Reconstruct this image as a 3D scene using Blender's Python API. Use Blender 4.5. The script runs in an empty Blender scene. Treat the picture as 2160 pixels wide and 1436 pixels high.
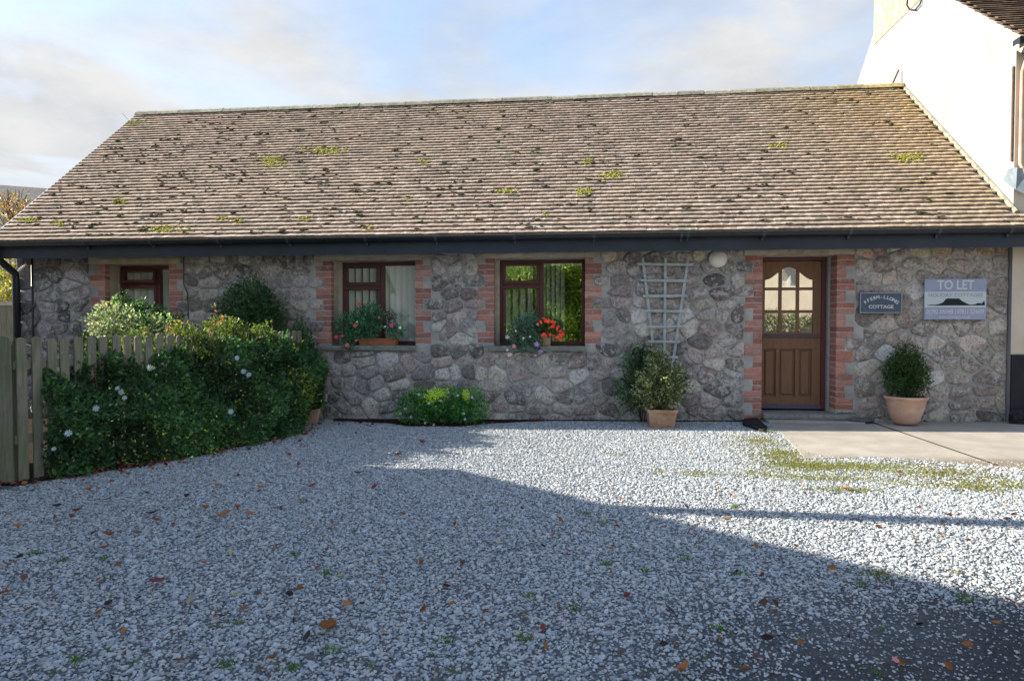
import bpy, math, random
import numpy as np
from mathutils import Vector, Matrix, noise as mnoise
random.seed(7); RNG = np.random.default_rng(7)
R = math.radians
scene = bpy.context.scene
COL = scene.collection

# ---------------------------------------------------------------- camera
CAMZ = 1.32
YAW, PITCH = R(6.2), R(-1.48)
cam_d = bpy.data.cameras.new('camera'); cam = bpy.data.objects.new('camera', cam_d); COL.objects.link(cam)
cam.location = (0, 0, CAMZ); cam.rotation_euler = (R(90) + PITCH, 0, YAW)
cam_d.sensor_fit = 'HORIZONTAL'; cam_d.sensor_width = 36; cam_d.lens = 36 * 1390 / 2160
cam_d.clip_start = .05; cam_d.clip_end = 2000
scene.camera = cam

# ---------------------------------------------------------------- sun, sky, exposure
SUN_EL, SUN_AZ = R(24), R(4)            # azimuth: degrees behind the facade line, sun on the left
TOSUN = Vector((-math.cos(SUN_EL) * math.cos(SUN_AZ), math.cos(SUN_EL) * math.sin(SUN_AZ), math.sin(SUN_EL)))
sd = bpy.data.lights.new('sun', 'SUN'); sun = bpy.data.objects.new('sun', sd); COL.objects.link(sun)
sun.rotation_euler = (-TOSUN).to_track_quat('-Z', 'Y').to_euler(); sun.location = (-20, 5, 20)
sd.energy = 4.0; sd.angle = R(.55); sd.color = (1.0, .875, .71)
world = bpy.data.worlds.new('World'); scene.world = world; world.use_nodes = True
wt = world.node_tree; wt.nodes.clear()
def wn(t): return wt.nodes.new(t)
wo = wn('ShaderNodeOutputWorld'); wb = wn('ShaderNodeBackground'); wb.inputs['Strength'].default_value = .10
sky = wn('ShaderNodeTexSky'); sky.sky_type = 'NISHITA'; sky.sun_disc = False
sky.sun_elevation = SUN_EL; sky.sun_rotation = -(math.pi / 2 - SUN_AZ); sky.altitude = 20
sky.air_density = 1.0; sky.dust_density = .6; sky.ozone_density = 1.8
tc = wn('ShaderNodeTexCoord'); mp = wn('ShaderNodeMapping'); mp.inputs['Scale'].default_value = (1.0, 1.0, 2.4)
mp.inputs['Location'].default_value = (3.1, 1.7, .4)
cn = wn('ShaderNodeTexNoise'); cn.inputs['Scale'].default_value = 2.3; cn.inputs['Detail'].default_value = 8; cn.inputs['Roughness'].default_value = .55
cn.inputs['Distortion'].default_value = .35
cr = wn('ShaderNodeValToRGB'); cr.color_ramp.elements[0].position = .42; cr.color_ramp.elements[1].position = .66
mix = wn('ShaderNodeMix'); mix.data_type = 'RGBA'; mix.inputs[7].default_value = (2.42, 2.42, 2.40, 1)
cn2 = wn('ShaderNodeTexNoise'); cn2.inputs['Scale'].default_value = 5; cn2.inputs['Detail'].default_value = 7; cn2.inputs['Roughness'].default_value = .6
cr2 = wn('ShaderNodeValToRGB'); cr2.color_ramp.elements[0].position = .35; cr2.color_ramp.elements[1].position = .65
cr2.color_ramp.elements[0].color = (.66, .69, .73, 1); cr2.color_ramp.elements[1].color = (.86, .86, .855, 1)
scl = wn('ShaderNodeVectorMath'); scl.operation = 'SCALE'; scl.inputs['Scale'].default_value = 2.95
# hazier, whiter towards the horizon
sx = wn('ShaderNodeSeparateXYZ'); hz = wn('ShaderNodeMapRange'); hz.inputs[1].default_value = .14; hz.inputs[2].default_value = .50
hz.inputs[3].default_value = 1.0; hz.inputs[4].default_value = .0
ad = wn('ShaderNodeMath'); ad.operation = 'ADD'; ad.use_clamp = True; sb = wn('ShaderNodeMath'); sb.operation = 'MULTIPLY'; sb.inputs[1].default_value = .80
wl = wt.links
wl.new(tc.outputs['Generated'], mp.inputs[0]); wl.new(mp.outputs[0], cn.inputs['Vector']); wl.new(cn.outputs['Fac'], cr.inputs[0])
wl.new(mp.outputs[0], cn2.inputs['Vector']); wl.new(cn2.outputs['Fac'], cr2.inputs[0]); wl.new(cr2.outputs[0], scl.inputs[0]); wl.new(scl.outputs[0], mix.inputs[7])
wl.new(tc.outputs['Generated'], sx.inputs[0]); wl.new(sx.outputs[2], hz.inputs[0])
wl.new(cr.outputs[0], sb.inputs[0]); wl.new(sb.outputs[0], ad.inputs[0]); wl.new(hz.outputs[0], ad.inputs[1])
wl.new(ad.outputs[0], mix.inputs[0]); wl.new(sky.outputs[0], mix.inputs[6]); wl.new(mix.outputs[2], wb.inputs[0]); wl.new(wb.outputs[0], wo.inputs[0])
scene.view_settings.view_transform = 'Standard'; scene.view_settings.look = 'None'
scene.view_settings.exposure = 1.76; scene.view_settings.gamma = 1; scene.view_settings.use_curve_mapping = False
scene.render.engine = 'CYCLES'
scene.cycles.max_bounces = 8; scene.cycles.transparent_max_bounces = 16

# ---------------------------------------------------------------- measuring helpers (a pixel of the photograph to a point on a real plane)
def _ray(px, py):
    a = (px - 1080) / 1390; b = -(py - 718) / 1390
    fw = math.cos(PITCH) - b * math.sin(PITCH); up = math.sin(PITCH) + b * math.cos(PITCH)
    return a * math.cos(YAW) - fw * math.sin(YAW), a * math.sin(YAW) + fw * math.cos(YAW), up
def W(px, py, Y=9.2):
    x, y, u = _ray(px, py); t = Y / y; return x * t, CAMZ + u * t
def gz(x, y): return max(-.16, min(.06, .011 * (x - 2.6)))
def G(px, py):
    z = 0
    for _ in range(6):
        x, y, u = _ray(px, py); t = (z - CAMZ) / u; z = gz(x * t, y * t)
    return x * t, y * t

# ---------------------------------------------------------------- materials
def lin(r, g, b): return tuple(((c / 255) / 12.92 if c / 255 < .04045 else ((c / 255 + .055) / 1.055) ** 2.4) for c in (r, g, b))
class NT:
    def __init__(s, name):
        s.m = bpy.data.materials.new(name); s.m.use_nodes = True; s.t = s.m.node_tree; s.t.nodes.clear()
        s.out = s.n('ShaderNodeOutputMaterial'); s.b = s.n('ShaderNodeBsdfPrincipled'); s.l(s.b.outputs[0], s.out.inputs[0])
        s.pos = s.n('ShaderNodeNewGeometry').outputs['Position']
    def n(s, t, **k):
        o = s.t.nodes.new(t)
        for a, b in k.items(): setattr(o, a, b)
        return o
    def l(s, a, b): s.t.links.new(a, b)
    def noise(s, scale, detail=4, rough=.55, vec=None, stretch=None, dist=0):
        o = s.n('ShaderNodeTexNoise'); o.inputs['Scale'].default_value = scale; o.inputs['Detail'].default_value = detail
        o.inputs['Roughness'].default_value = rough; o.inputs['Distortion'].default_value = dist
        v = vec or s.pos
        if stretch:
            mm = s.n('ShaderNodeMapping'); mm.inputs['Scale'].default_value = stretch; s.l(v, mm.inputs[0]); v = mm.outputs[0]
        s.l(v, o.inputs['Vector']); return o.outputs['Fac']
    def ramp(s, f, stops):
        o = s.n('ShaderNodeValToRGB'); e = o.color_ramp.elements
        while len(e) < len(stops): e.new(.5)
        for i, (p, c) in enumerate(stops): e[i].position = p; e[i].color = (*c, 1) if len(c) == 3 else c
        s.l(f, o.inputs[0]); return o.outputs[0]
    def mixc(s, f, a, b, mode='MIX'):
        o = s.n('ShaderNodeMix', data_type='RGBA', blend_type=mode)
        for i, v in ((0, f), (6, a), (7, b)):
            if isinstance(v, (int, float)): o.inputs[i].default_value = v
            elif isinstance(v, tuple): o.inputs[i].default_value = (*v, 1)
            else: s.l(v, o.inputs[i])
        return o.outputs[2]
    def math(s, op, a, b=0.0, clamp=False):
        o = s.n('ShaderNodeMath', operation=op, use_clamp=clamp)
        for i, v in ((0, a), (1, b)):
            if isinstance(v, (int, float)): o.inputs[i].default_value = v
            else: s.l(v, o.inputs[i])
        return o.outputs[0]
    def attr(s, name='Col'):
        o = s.n('ShaderNodeAttribute'); o.attribute_name = name; return o.outputs['Color']
    def bump(s, f, strength=.5, dist=.01):
        o = s.n('ShaderNodeBump'); o.inputs['Strength'].default_value = strength; o.inputs['Distance'].default_value = dist
        s.l(f, o.inputs['Height']); s.l(o.outputs[0], s.b.inputs['Normal'])
    def color(s, c):
        if isinstance(c, tuple): s.b.inputs['Base Color'].default_value = (*c, 1)
        else: s.l(c, s.b.inputs['Base Color'])
    def set(s, rough=.8, spec=.3, metal=0):
        s.b.inputs['Roughness'].default_value = rough; s.b.inputs['Specular IOR Level'].default_value = spec; s.b.inputs['Metallic'].default_value = metal
M = {}
def simple(key, c1, c2=None, scale=8, rough=.8, spec=.3, bump=.0, bscale=40, stretch=None, attr=False, dist=.005):
    s = NT(key); s.set(rough, spec)
    c2 = c2 or c1
    c = s.ramp(s.noise(scale, 5, .6, stretch=stretch), [(.35, c1), (.68, c2)])
    if attr: c = s.mixc(1.0, c, s.attr(), 'MULTIPLY')
    s.color(c)
    if bump: s.bump(s.noise(bscale, 4, .6, stretch=stretch), bump, dist)
    M[key] = s.m; return s.m

# rubble stone
s = NT('rubble_stone'); s.set(.9, .2)
base = s.attr()
c = s.mixc(s.ramp(s.noise(7, 5, .6), [(.3, (0, 0, 0)), (.7, (1, 1, 1))]), s.mixc(1.0, base, (.80, .77, .77), 'MULTIPLY'), s.mixc(1.0, base, (1.25, 1.22, 1.18), 'MULTIPLY'))
c = s.mixc(s.ramp(s.noise(34, 6, .75), [(.49, (0, 0, 0)), (.58, (1, 1, 1))]), c, s.mixc(1.0, c, (.52, .50, .51), 'MULTIPLY'))
lich = s.math('MULTIPLY', s.ramp(s.noise(2.1, 2, .5), [(.36, (0, 0, 0)), (.56, (1, 1, 1))]), s.ramp(s.noise(13, 6, .75), [(.50, (0, 0, 0)), (.56, (1, 1, 1))]))
c = s.mixc(s.math('MULTIPLY', lich, .62), c, (.74, .74, .71))
c = s.mixc(s.math('MULTIPLY', s.ramp(s.noise(60, 3, .6), [(.66, (0, 0, 0)), (.72, (1, 1, 1))]), .6), c, (.5, .49, .46))
s.color(c)
s.bump(s.math('ADD', s.noise(24, 6, .7), s.math('MULTIPLY', s.noise(90, 3, .6), .4)), 1.0, .03); M['stone'] = s.m
# mortar
s = NT('lime_mortar'); s.set(.95, .15)
c = s.ramp(s.noise(5, 6, .65), [(.3, (.31, .31, .30)), (.7, (.52, .515, .49))])
c = s.mixc(s.ramp(s.noise(1.2, 3, .5), [(.5, (0, 0, 0)), (.7, (1, 1, 1))]), c, s.mixc(1.0, c, (.72, .74, .78), 'MULTIPLY'))
s.color(c); s.bump(s.math('ADD', s.noise(30, 6, .7), s.noise(8, 3, .5)), .7, .015); M['mortar'] = s.m
# brick
s = NT('red_brick'); s.set(.9, .2)
c = s.mixc(s.ramp(s.noise(30, 5, .7), [(.35, (0, 0, 0)), (.7, (1, 1, 1))]), s.mixc(1.0, s.attr(), (.72, .68, .68), 'MULTIPLY'), s.attr())
c = s.mixc(s.math('MULTIPLY', s.ramp(s.noise(14, 5, .7), [(.54, (0, 0, 0)), (.66, (1, 1, 1))]), .6), c, (.48, .42, .37))
s.color(c); s.bump(s.noise(70, 4, .6), .5, .006); M['brick'] = s.m
# roof tile: brown tile, pale weathering, golden lichen towards the right-hand verge
s = NT('roof_tile_clay'); s.set(.92, .15)
c = s.mixc(s.ramp(s.noise(26, 5, .7), [(.3, (0, 0, 0)), (.72, (1, 1, 1))]), s.mixc(1.0, s.attr(), (.55, .53, .52), 'MULTIPLY'), s.mixc(1.0, s.attr(), (1.22, 1.2, 1.16), 'MULTIPLY'))
c = s.mixc(s.math('MULTIPLY', s.ramp(s.noise(16, 4, .6, stretch=(1, .5, .5)), [(.57, (0, 0, 0)), (.68, (1, 1, 1))]), .6), c, (.78, .73, .66))
sep = s.n('ShaderNodeSeparateXYZ'); s.l(s.pos, sep.inputs[0])
mr = s.n('ShaderNodeMapRange'); s.l(sep.outputs[0], mr.inputs[0]); mr.inputs[1].default_value = 2.6; mr.inputs[2].default_value = 5.4
mz = s.n('ShaderNodeMapRange'); s.l(sep.outputs[2], mz.inputs[0]); mz.inputs[1].default_value = 2.3; mz.inputs[2].default_value = 5.2; mz.inputs[3].default_value = .25
g = s.math('MULTIPLY', s.math('MULTIPLY', mr.outputs[0], mz.outputs[0]), s.ramp(s.noise(3.2, 5, .65), [(.28, (.25, .25, .25)), (.6, (1, 1, 1))]))
c = s.mixc(s.math('MULTIPLY', g, .75), c, (.50, .36, .15))
gl = s.math('MULTIPLY', s.ramp(s.noise(.9, 3, .5), [(.5, (0, 0, 0)), (.66, (1, 1, 1))]), s.ramp(s.noise(11, 5, .7), [(.5, (0, 0, 0)), (.62, (1, 1, 1))]))
c = s.mixc(s.math('MULTIPLY', gl, .45), c, (.30, .31, .17))
s.color(c); s.bump(s.noise(60, 5, .7), .6, .006); M['tile'] = s.m
simple('ridge_clay', (.17, .175, .14), (.33, .33, .27), 14, .95, .15, .7, 50, attr=True)
simple('moss_dark', (.050, .047, .030), (.12, .11, .06), 30, 1, .05, .5, 120)
simple('moss_bright', (.22, .23, .03), (.38, .37, .07), 30, 1, .05, .5, 120)
simple('black_plastic', (.012, .016, .024), (.02, .027, .038), 4, .35, .5)
simple('fascia_paint', (.022, .032, .05), (.034, .048, .07), 3, .5, .4, .1, 20)
simple('bracket_plastic', (.05, .065, .085), (.07, .09, .11), 6, .4, .5)
simple('mahogany_upvc', (.10, .032, .034), (.125, .042, .042), 6, .4, .45, .1, 120, (1, 1, .1))
simple('door_wood', (.17, .088, .048), (.23, .122, .07), 9, .5, .4, .25, 60, (8, 8, .6))
simple('metal_strip', (.30, .34, .36), (.38, .42, .43), 9, .5, .4)
simple('weather_bar', (.09, .075, .10), (.13, .105, .13), 8, .4, .4)
simple('slate', (.085, .095, .10), (.16, .165, .165), 11, .75, .35, .6, 40)
simple('sill_slate', (.17, .19, .185), (.30, .31, .29), 13, .8, .3, .7, 50)
simple('lintel_stone', (.40, .34, .25), (.64, .57, .46), 9, .95, .15, .9, 26, (.5, 1, 1), dist=.02)
simple('plaster', (.44, .40, .33), (.58, .53, .45), 8, .95, .15, .5, 30)
simple('interior', (.05, .048, .045), (.06, .058, .055), 3, .95, .1)
simple('blind_fabric', (.86, .86, .82), (.90, .90, .86), 3, .9, .1, .15, 200, attr=True)
simple('curtain', (.40, .42, .44), (.52, .54, .56), 6, .95, .1)
simple('white_render', (.30, .30, .298), (.345, .345, .343), .9, .95, .15, .25, 45)
s = NT('white_render'); s.set(.95, .15)
c = s.ramp(s.noise(.9, 5, .6), [(.3, (.245, .255, .268)), (.7, (.29, .30, .315))])
c = s.mixc(s.math('MULTIPLY', s.ramp(s.noise(3.0, 5, .65, stretch=(2, 2, .18)), [(.5, (0, 0, 0)), (.75, (1, 1, 1))]), .35), c, (.22, .22, .20))
s.color(c); s.bump(s.noise(40, 5, .6), .35, .008); M['white_render'] = s.m
simple('cream_render', (.56, .50, .40), (.66, .60, .49), 1.6, .95, .15, .3, 45)
simple('plinth_paint', (.016, .017, .022), (.026, .026, .032), 3, .7, .3, .4, 30)
simple('chimney_stone', (.36, .27, .17), (.62, .50, .36), 8, .95, .15, 1.0, 22, dist=.03)
simple('verge_mortar', (.33, .31, .28), (.48, .46, .43), 8, .95, .15, .7, 30)
simple('house_tile', (.055, .040, .030), (.13, .095, .065), 13, .9, .2, .5, 50, attr=True)
simple('terracotta', (.36, .21, .13), (.50, .36, .25), 9, .85, .2, .4, 50)
simple('terracotta_pale', (.55, .33, .24), (.68, .48, .38), 7, .85, .2, .3, 50)
simple('terracotta_dark', (.34, .13, .06), (.46, .20, .10), 9, .85, .2, .4, 50)
simple('soil', (.018, .013, .010), (.05, .036, .025), 18, 1, .05, 1.0, 40, dist=.03)
simple('trellis_wood', (.33, .37, .38), (.50, .53, .53), 12, .9, .15, .4, 60)
simple('bark', (.07, .055, .04), (.13, .10, .075), 20, .95, .1, .8, 50)
simple('lamp_shell', (.80, .78, .72), (.88, .86, .81), 16, .6, .3, .3, 60)
simple('zinc', (.12, .16, .20), (.20, .25, .30), 7, .5, .5)
simple('paint_black', (.012, .018, .024), (.015, .022, .030), 6, .6, .3)
simple('white_letter', (.62, .64, .66), (.70, .72, .74), 6, .6, .3)
simple('letter_grey', (.30, .33, .38), (.36, .39, .44), 6, .7, .3)
simple('sign_blue', (.30, .35, .50), (.36, .41, .56), 3, .55, .35)
simple('sign_white', (.55, .62, .66), (.62, .68, .72), 3, .55, .35)
simple('sign_slate', (.075, .105, .15), (.10, .135, .18), 9, .7, .3, .2, 60)
simple('dark_rock', (.012, .013, .016), (.045, .045, .05), 16, .9, .2, 1.0, 30, dist=.03)
simple('pole_wood', (.10, .07, .05), (.17, .13, .10), 5, .9, .15, .5, 30, (6, 6, .4))
simple('flower_stuff', (.9, .9, .9), (1, 1, 1), 20, .7, .2, attr=True)
# fence wood: grey, green algae in patches
s = NT('fence_wood'); s.set(.9, .15)
c = s.ramp(s.noise(9, 5, .6, stretch=(6, 6, .5)), [(.3, (.17, .16, .12)), (.7, (.34, .32, .25))])
c = s.mixc(s.math('MULTIPLY', s.ramp(s.noise(3.0, 4, .6), [(.4, (0, 0, 0)), (.65, (1, 1, 1))]), .6), c, (.17, .20, .10))
s.color(c); s.bump(s.noise(30, 4, .6, stretch=(6, 6, .4)), .4, .006); M['fence'] = s.m
# concrete
s = NT('concrete_path'); s.set(.9, .2)
c = s.ramp(s.noise(2.0, 7, .65), [(.3, (.29, .275, .245)), (.7, (.43, .41, .37))])
c = s.mixc(s.math('MULTIPLY', s.ramp(s.noise(38, 4, .7), [(.58, (0, 0, 0)), (.68, (1, 1, 1))]), .3), c, (.24, .23, .20))
sep = s.n('ShaderNodeSeparateXYZ'); s.l(s.pos, sep.inputs[0])
mr = s.n('ShaderNodeMapRange'); s.l(s.math('ADD', sep.outputs[1], s.math('MULTIPLY', s.noise(2.2, 5, .6), .9)), mr.inputs[0])
mr.inputs[1].default_value = 7.35; mr.inputs[2].default_value = 6.95
c = s.mixc(s.math('MULTIPLY', mr.outputs[0], .75), c, (.16, .125, .08))
s.color(c); s.bump(s.noise(70, 5, .7), .35, .006); M['concrete'] = s.m
# ground under the stones
s = NT('gravel_bed'); s.set(.95, .1)
c = s.ramp(s.noise(45, 5, .75), [(.3, (.09, .10, .115)), (.55, (.18, .196, .215)), (.72, (.33, .35, .37))])
sep = s.n('ShaderNodeSeparateXYZ'); s.l(s.pos, sep.inputs[0])
def blob(x, y, r0, r1):
    v = s.n('ShaderNodeVectorMath', operation='DISTANCE'); s.l(s.pos, v.inputs[0]); v.inputs[1].default_value = (x, y, 0)
    m_ = s.n('ShaderNodeMapRange'); s.l(s.math('ADD', v.outputs['Value'], s.math('MULTIPLY', s.noise(2.5, 4, .6), 1.2)), m_.inputs[0])
    m_.inputs[1].default_value = r0 + .6; m_.inputs[2].default_value = r1 + .6; m_.inputs[3].default_value = 1; m_.inputs[4].default_value = 0
    return m_.outputs[0]
gm = s.math('MAXIMUM', blob(2.0, 6.9, .1, 1.1), s.math('MAXIMUM', blob(3.2, 6.1, .2, 1.0), blob(4.6, 6.0, .2, .9)))
c = s.mixc(s.math('MULTIPLY', gm, .8), c, s.ramp(s.noise(20, 4, .7), [(.35, (.10, .10, .03)), (.65, (.26, .25, .08))]))
dm = s.math('MAXIMUM', blob(2.2, 2.5, .6, 1.5), blob(1.1, 2.3, .2, 1.1))
c = s.mixc(s.math('MULTIPLY', dm, .9), c, s.ramp(s.noise(60, 5, .75), [(.35, (.035, .038, .044)), (.7, (.11, .115, .125))]))
s.color(c); s.bump(s.noise(60, 6, .75), 1, .02); M['bed'] = s.m
# gravel stones
s = NT('gravel_stone'); s.set(.85, .25)
oi = s.n('ShaderNodeObjectInfo')
c = s.ramp(oi.outputs['Random'], [(0, (.20, .235, .27)), (.22, (.31, .355, .395)), (.55, (.40, .445, .485)), (.88, (.50, .545, .575)), (.98, (.44, .37, .31)), (1, (.62, .64, .65))])
s.color(c); s.bump(s.noise(120, 3, .6), .4, .003); M['gravel'] = s.m
# glass: clear pane with a coated, mirror-like sheen
def glassmat(key, fac):
    s = NT(key); s.t.nodes.remove(s.b)
    tr = s.n('ShaderNodeBsdfTransparent'); tr.inputs[0].default_value = (.93, .95, .94, 1)
    gl = s.n('ShaderNodeBsdfGlossy'); gl.inputs['Roughness'].default_value = .01; gl.inputs[0].default_value = (.95, .97, .96, 1)
    lw = s.n('ShaderNodeLayerWeight'); lw.inputs[0].default_value = .5
    f = s.math('ADD', s.math('MULTIPLY', s.math('POWER', lw.outputs['Facing'], 4.0), .7), fac, True); mx = s.n('ShaderNodeMixShader'); s.l(f, mx.inputs[0]); s.l(tr.outputs[0], mx.inputs[1]); s.l(gl.outputs[0], mx.inputs[2])
    s.l(mx.outputs[0], s.out.inputs[0]); M[key] = s.m
glassmat('glass', .24); glassmat('clear_glass', .05); glassmat('door_glass', .42)
# leaves
def leafmat(key, transl=.35, rough=.5, spec=.35):
    s = NT(key); s.set(rough, spec); c = s.mixc(1.0, s.attr(), (1.6, 1.7, 1.8), 'MULTIPLY'); s.color(c)
    t = s.n('ShaderNodeBsdfTranslucent'); s.l(s.mixc(1.0, c, (1.6, 1.7, .7), 'MULTIPLY'), t.inputs[0])
    mx = s.n('ShaderNodeMixShader'); mx.inputs[0].default_value = transl
    s.l(s.b.outputs[0], mx.inputs[1]); s.l(t.outputs[0], mx.inputs[2]); s.l(mx.outputs[0], s.out.inputs[0]); M[key] = s.m
leafmat('leaf'); leafmat('petal', .3, .6, .2); leafmat('dry_leaf', .15, .7, .2)

# ---------------------------------------------------------------- mesh helpers
class MB:
    def __init__(s): s.v = []; s.f = []; s.c = []; s.cur = (1, 1, 1)
    def add(s, vs, fs, col=None):
        k = len(s.v); s.v += [tuple(v) for v in vs]; s.f += [tuple(i + k for i in f) for f in fs]; s.c += [col or s.cur] * len(vs); return s
    def box(s, x0, x1, y0, y1, z0, z1, col=None, mat=None):
        vs = [(x, y, z) for z in (z0, z1) for y in (y0, y1) for x in (x0, x1)]
        if mat: vs = [mat @ Vector(v) for v in vs]
        return s.add(vs, [(0, 2, 3, 1), (4, 5, 7, 6), (0, 1, 5, 4), (2, 6, 7, 3), (0, 4, 6, 2), (1, 3, 7, 5)], col)
    def cbox(s, x0, x1, y0, y1, z0, z1, b=.003, col=None, jit=0):
        """box with its front (low y) edges chamfered"""
        j = lambda: random.uniform(-jit, jit)
        o = [(x0 + j(), z0 + j()), (x1 + j(), z0 + j()), (x1 + j(), z1 + j()), (x0 + j(), z1 + j())]
        cx, cz = (x0 + x1) / 2, (z0 + z1) / 2
        i = [(x + (b if x < cx else -b), z + (b if z < cz else -b)) for x, z in o]
        vs = [(x, y1, z) for x, z in o] + [(x, y0 + b, z) for x, z in o] + [(x, y0 + j() * .5, z) for x, z in i]
        fs = [(3, 2, 1, 0), (8, 9, 10, 11)]
        for k in range(4):
            n = (k + 1) % 4; fs += [(k, n, n + 4, k + 4), (k + 4, n + 4, n + 8, k + 8)]
        return s.add(vs, fs, col)
    def poly(s, pts, y0, y1, col=None):
        """(x, z) outline extruded along y"""
        n = len(pts); vs = [(x, y0, z) for x, z in pts] + [(x, y1, z) for x, z in pts]
        fs = [tuple(range(n)), tuple(range(2 * n - 1, n - 1, -1))] + [(i, i + n, (i + 1) % n + n, (i + 1) % n) for i in range(n)]
        return s.add(vs, fs, col)
    def tube(s, pts, r, n=8, col=None, r1=None):
        pts = [Vector(p) for p in pts]; k = len(pts); vs = []; fs = []
        for i, p in enumerate(pts):
            d = (pts[min(i + 1, k - 1)] - pts[max(i - 1, 0)]).normalized()
            a = d.orthogonal().normalized() if i == 0 else (a - d * a.dot(d)).normalized()
            b = d.cross(a); rr = r if r1 is None else r + (r1 - r) * i / (k - 1)
            for q in range(n):
                t = 2 * math.pi * q / n; vs.append(p + (a * math.cos(t) + b * math.sin(t)) * rr)
        for i in range(k - 1):
            for q in range(n):
                q2 = (q + 1) % n; fs.append((i * n + q, i * n + q2, (i + 1) * n + q2, (i + 1) * n + q))
        fs += [tuple(range(n))[::-1], tuple((k - 1) * n + q for q in range(n))]
        return s.add(vs, fs, col)
    def lathe(s, prof, c=(0, 0, 0), n=28, col=None):
        vs = []; fs = []; k = len(prof)
        for r, z in prof:
            for q in range(n):
                t = 2 * math.pi * q / n; vs.append((c[0] + r * math.cos(t), c[1] + r * math.sin(t), c[2] + z))
        for i in range(k - 1):
            for q in range(n):
                q2 = (q + 1) % n; fs.append((i * n + q, i * n + q2, (i + 1) * n + q2, (i + 1) * n + q))
        return s.add(vs, fs, col)
    def mesh(s, name, mat, smooth=False):
        me = bpy.data.meshes.new(name); me.from_pydata(s.v, [], s.f)
        a = me.color_attributes.new('Col', 'FLOAT_COLOR', 'POINT')
        a.data.foreach_set('color', np.c_[np.array(s.c, dtype=np.float32).reshape(-1, 3), np.ones(len(s.v), dtype=np.float32)].ravel())
        me.materials.append(mat if not isinstance(mat, str) else M[mat])
        if smooth: me.polygons.foreach_set('use_smooth', [True] * len(me.polygons))
        me.update(); return me
    def obj(s, name, mat, parent=None, smooth=False, **k):
        return ob(name, s.mesh(name, mat, smooth), parent, **k)
def ob(name, me, parent=None, label=None, cat=None, group=None, kind=None, loc=None):
    o = bpy.data.objects.new(name, me); COL.objects.link(o)
    if parent: o.parent = parent; o.matrix_parent_inverse = Matrix.Translation(-Vector(world_loc(parent)))
    if loc: o.location = loc
    for k_, v in (('label', label), ('category', cat), ('group', group), ('kind', kind)):
        if v: o[k_] = v
    return o
def world_loc(o):
    l = Vector(o.location)
    while o.parent:
        l = l + o.matrix_parent_inverse.translation + Vector(o.parent.location); o = o.parent
        l = l
    return l
def thing(name, loc, label, cat, group=None): return ob(name, None, None, label, cat, group, loc=loc)
def npmesh(name, V, F, C, mat, smooth=False):
    me = bpy.data.meshes.new(name); k = F.shape[1]; nf = len(F)
    me.vertices.add(len(V)); me.vertices.foreach_set('co', V.astype(np.float32).ravel())
    me.loops.add(nf * k); me.loops.foreach_set('vertex_index', F.astype(np.int32).ravel())
    me.polygons.add(nf); me.polygons.foreach_set('loop_start', np.arange(0, nf * k, k, dtype=np.int32)); me.polygons.foreach_set('loop_total', np.full(nf, k, dtype=np.int32))
    me.polygons.foreach_set('use_smooth', np.full(nf, smooth))
    me.update(calc_edges=True)
    a = me.color_attributes.new('Col', 'FLOAT_COLOR', 'POINT')
    a.data.foreach_set('color', np.c_[C, np.ones(len(V))].astype(np.float32).ravel())
    me.materials.append(M[mat]); return me
def unit(a): return a / np.maximum(np.linalg.norm(a, axis=1, keepdims=True), 1e-9)
def leaves(P, size, outward, pal, mat='leaf', width=.45, name='foliage', parent=None, jit=.8, bright=None, droop=0., **kw):
    """one small folded leaf of four triangles per point"""
    n = len(P); rn = RNG.normal(size=(n, 3))
    d = unit(outward * 1.0 + rn * jit + np.array([0, 0, -droop]))
    a = unit(np.cross(d, RNG.normal(size=(n, 3)))); nn = np.cross(d, a)
    L = (size * RNG.uniform(.65, 1.25, n))[:, None]; w = L * width * .5
    fold = RNG.uniform(.1, .5, (n, 1)) * w
    b = P; v = np.stack([b, b + d * L * .35 + a * w + nn * fold, b + d * L * .72 + a * w * .75 + nn * fold, b + d * L + nn * fold * -.3,
                         b + d * L * .72 - a * w * .75 + nn * fold, b + d * L * .35 - a * w + nn * fold], 1).reshape(-1, 3)
    i = (np.arange(n) * 6)[:, None]; F = np.concatenate([i + np.array([[0, 1, 2, 3]]), i + np.array([[3, 4, 5, 0]])])
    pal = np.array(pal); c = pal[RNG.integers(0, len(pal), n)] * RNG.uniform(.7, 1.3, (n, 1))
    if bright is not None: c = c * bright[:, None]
    return ob(name, npmesh(name, v, F, np.repeat(c, 6, 0), mat), parent, **kw)
def ico(sub):
    t = (1 + 5 ** .5) / 2
    v = [(-1, t, 0), (1, t, 0), (-1, -t, 0), (1, -t, 0), (0, -1, t), (0, 1, t), (0, -1, -t), (0, 1, -t), (t, 0, -1), (t, 0, 1), (-t, 0, -1), (-t, 0, 1)]
    f = [(0, 11, 5), (0, 5, 1), (0, 1, 7), (0, 7, 10), (0, 10, 11), (1, 5, 9), (5, 11, 4), (11, 10, 2), (10, 7, 6), (7, 1, 8), (3, 9, 4), (3, 4, 2), (3, 2, 6), (3, 6, 8), (3, 8, 9), (4, 9, 5), (2, 4, 11), (6, 2, 10), (8, 6, 7), (9, 8, 1)]
    v = [Vector(p).normalized() for p in v]
    for _ in range(sub):
        mid = {}; nf = []
        def m(a, b):
            k = (min(a, b), max(a, b))
            if k not in mid: v.append(((v[a] + v[b]) / 2).normalized()); mid[k] = len(v) - 1
            return mid[k]
        for a, b, c in f: x, y, z = m(a, b), m(b, c), m(c, a); nf += [(a, x, z), (b, y, x), (c, z, y), (x, y, z)]
        f = nf
    return np.array([tuple(p) for p in v]), np.array(f)
ICO0, ICO1 = ico(0), ico(1)
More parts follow.
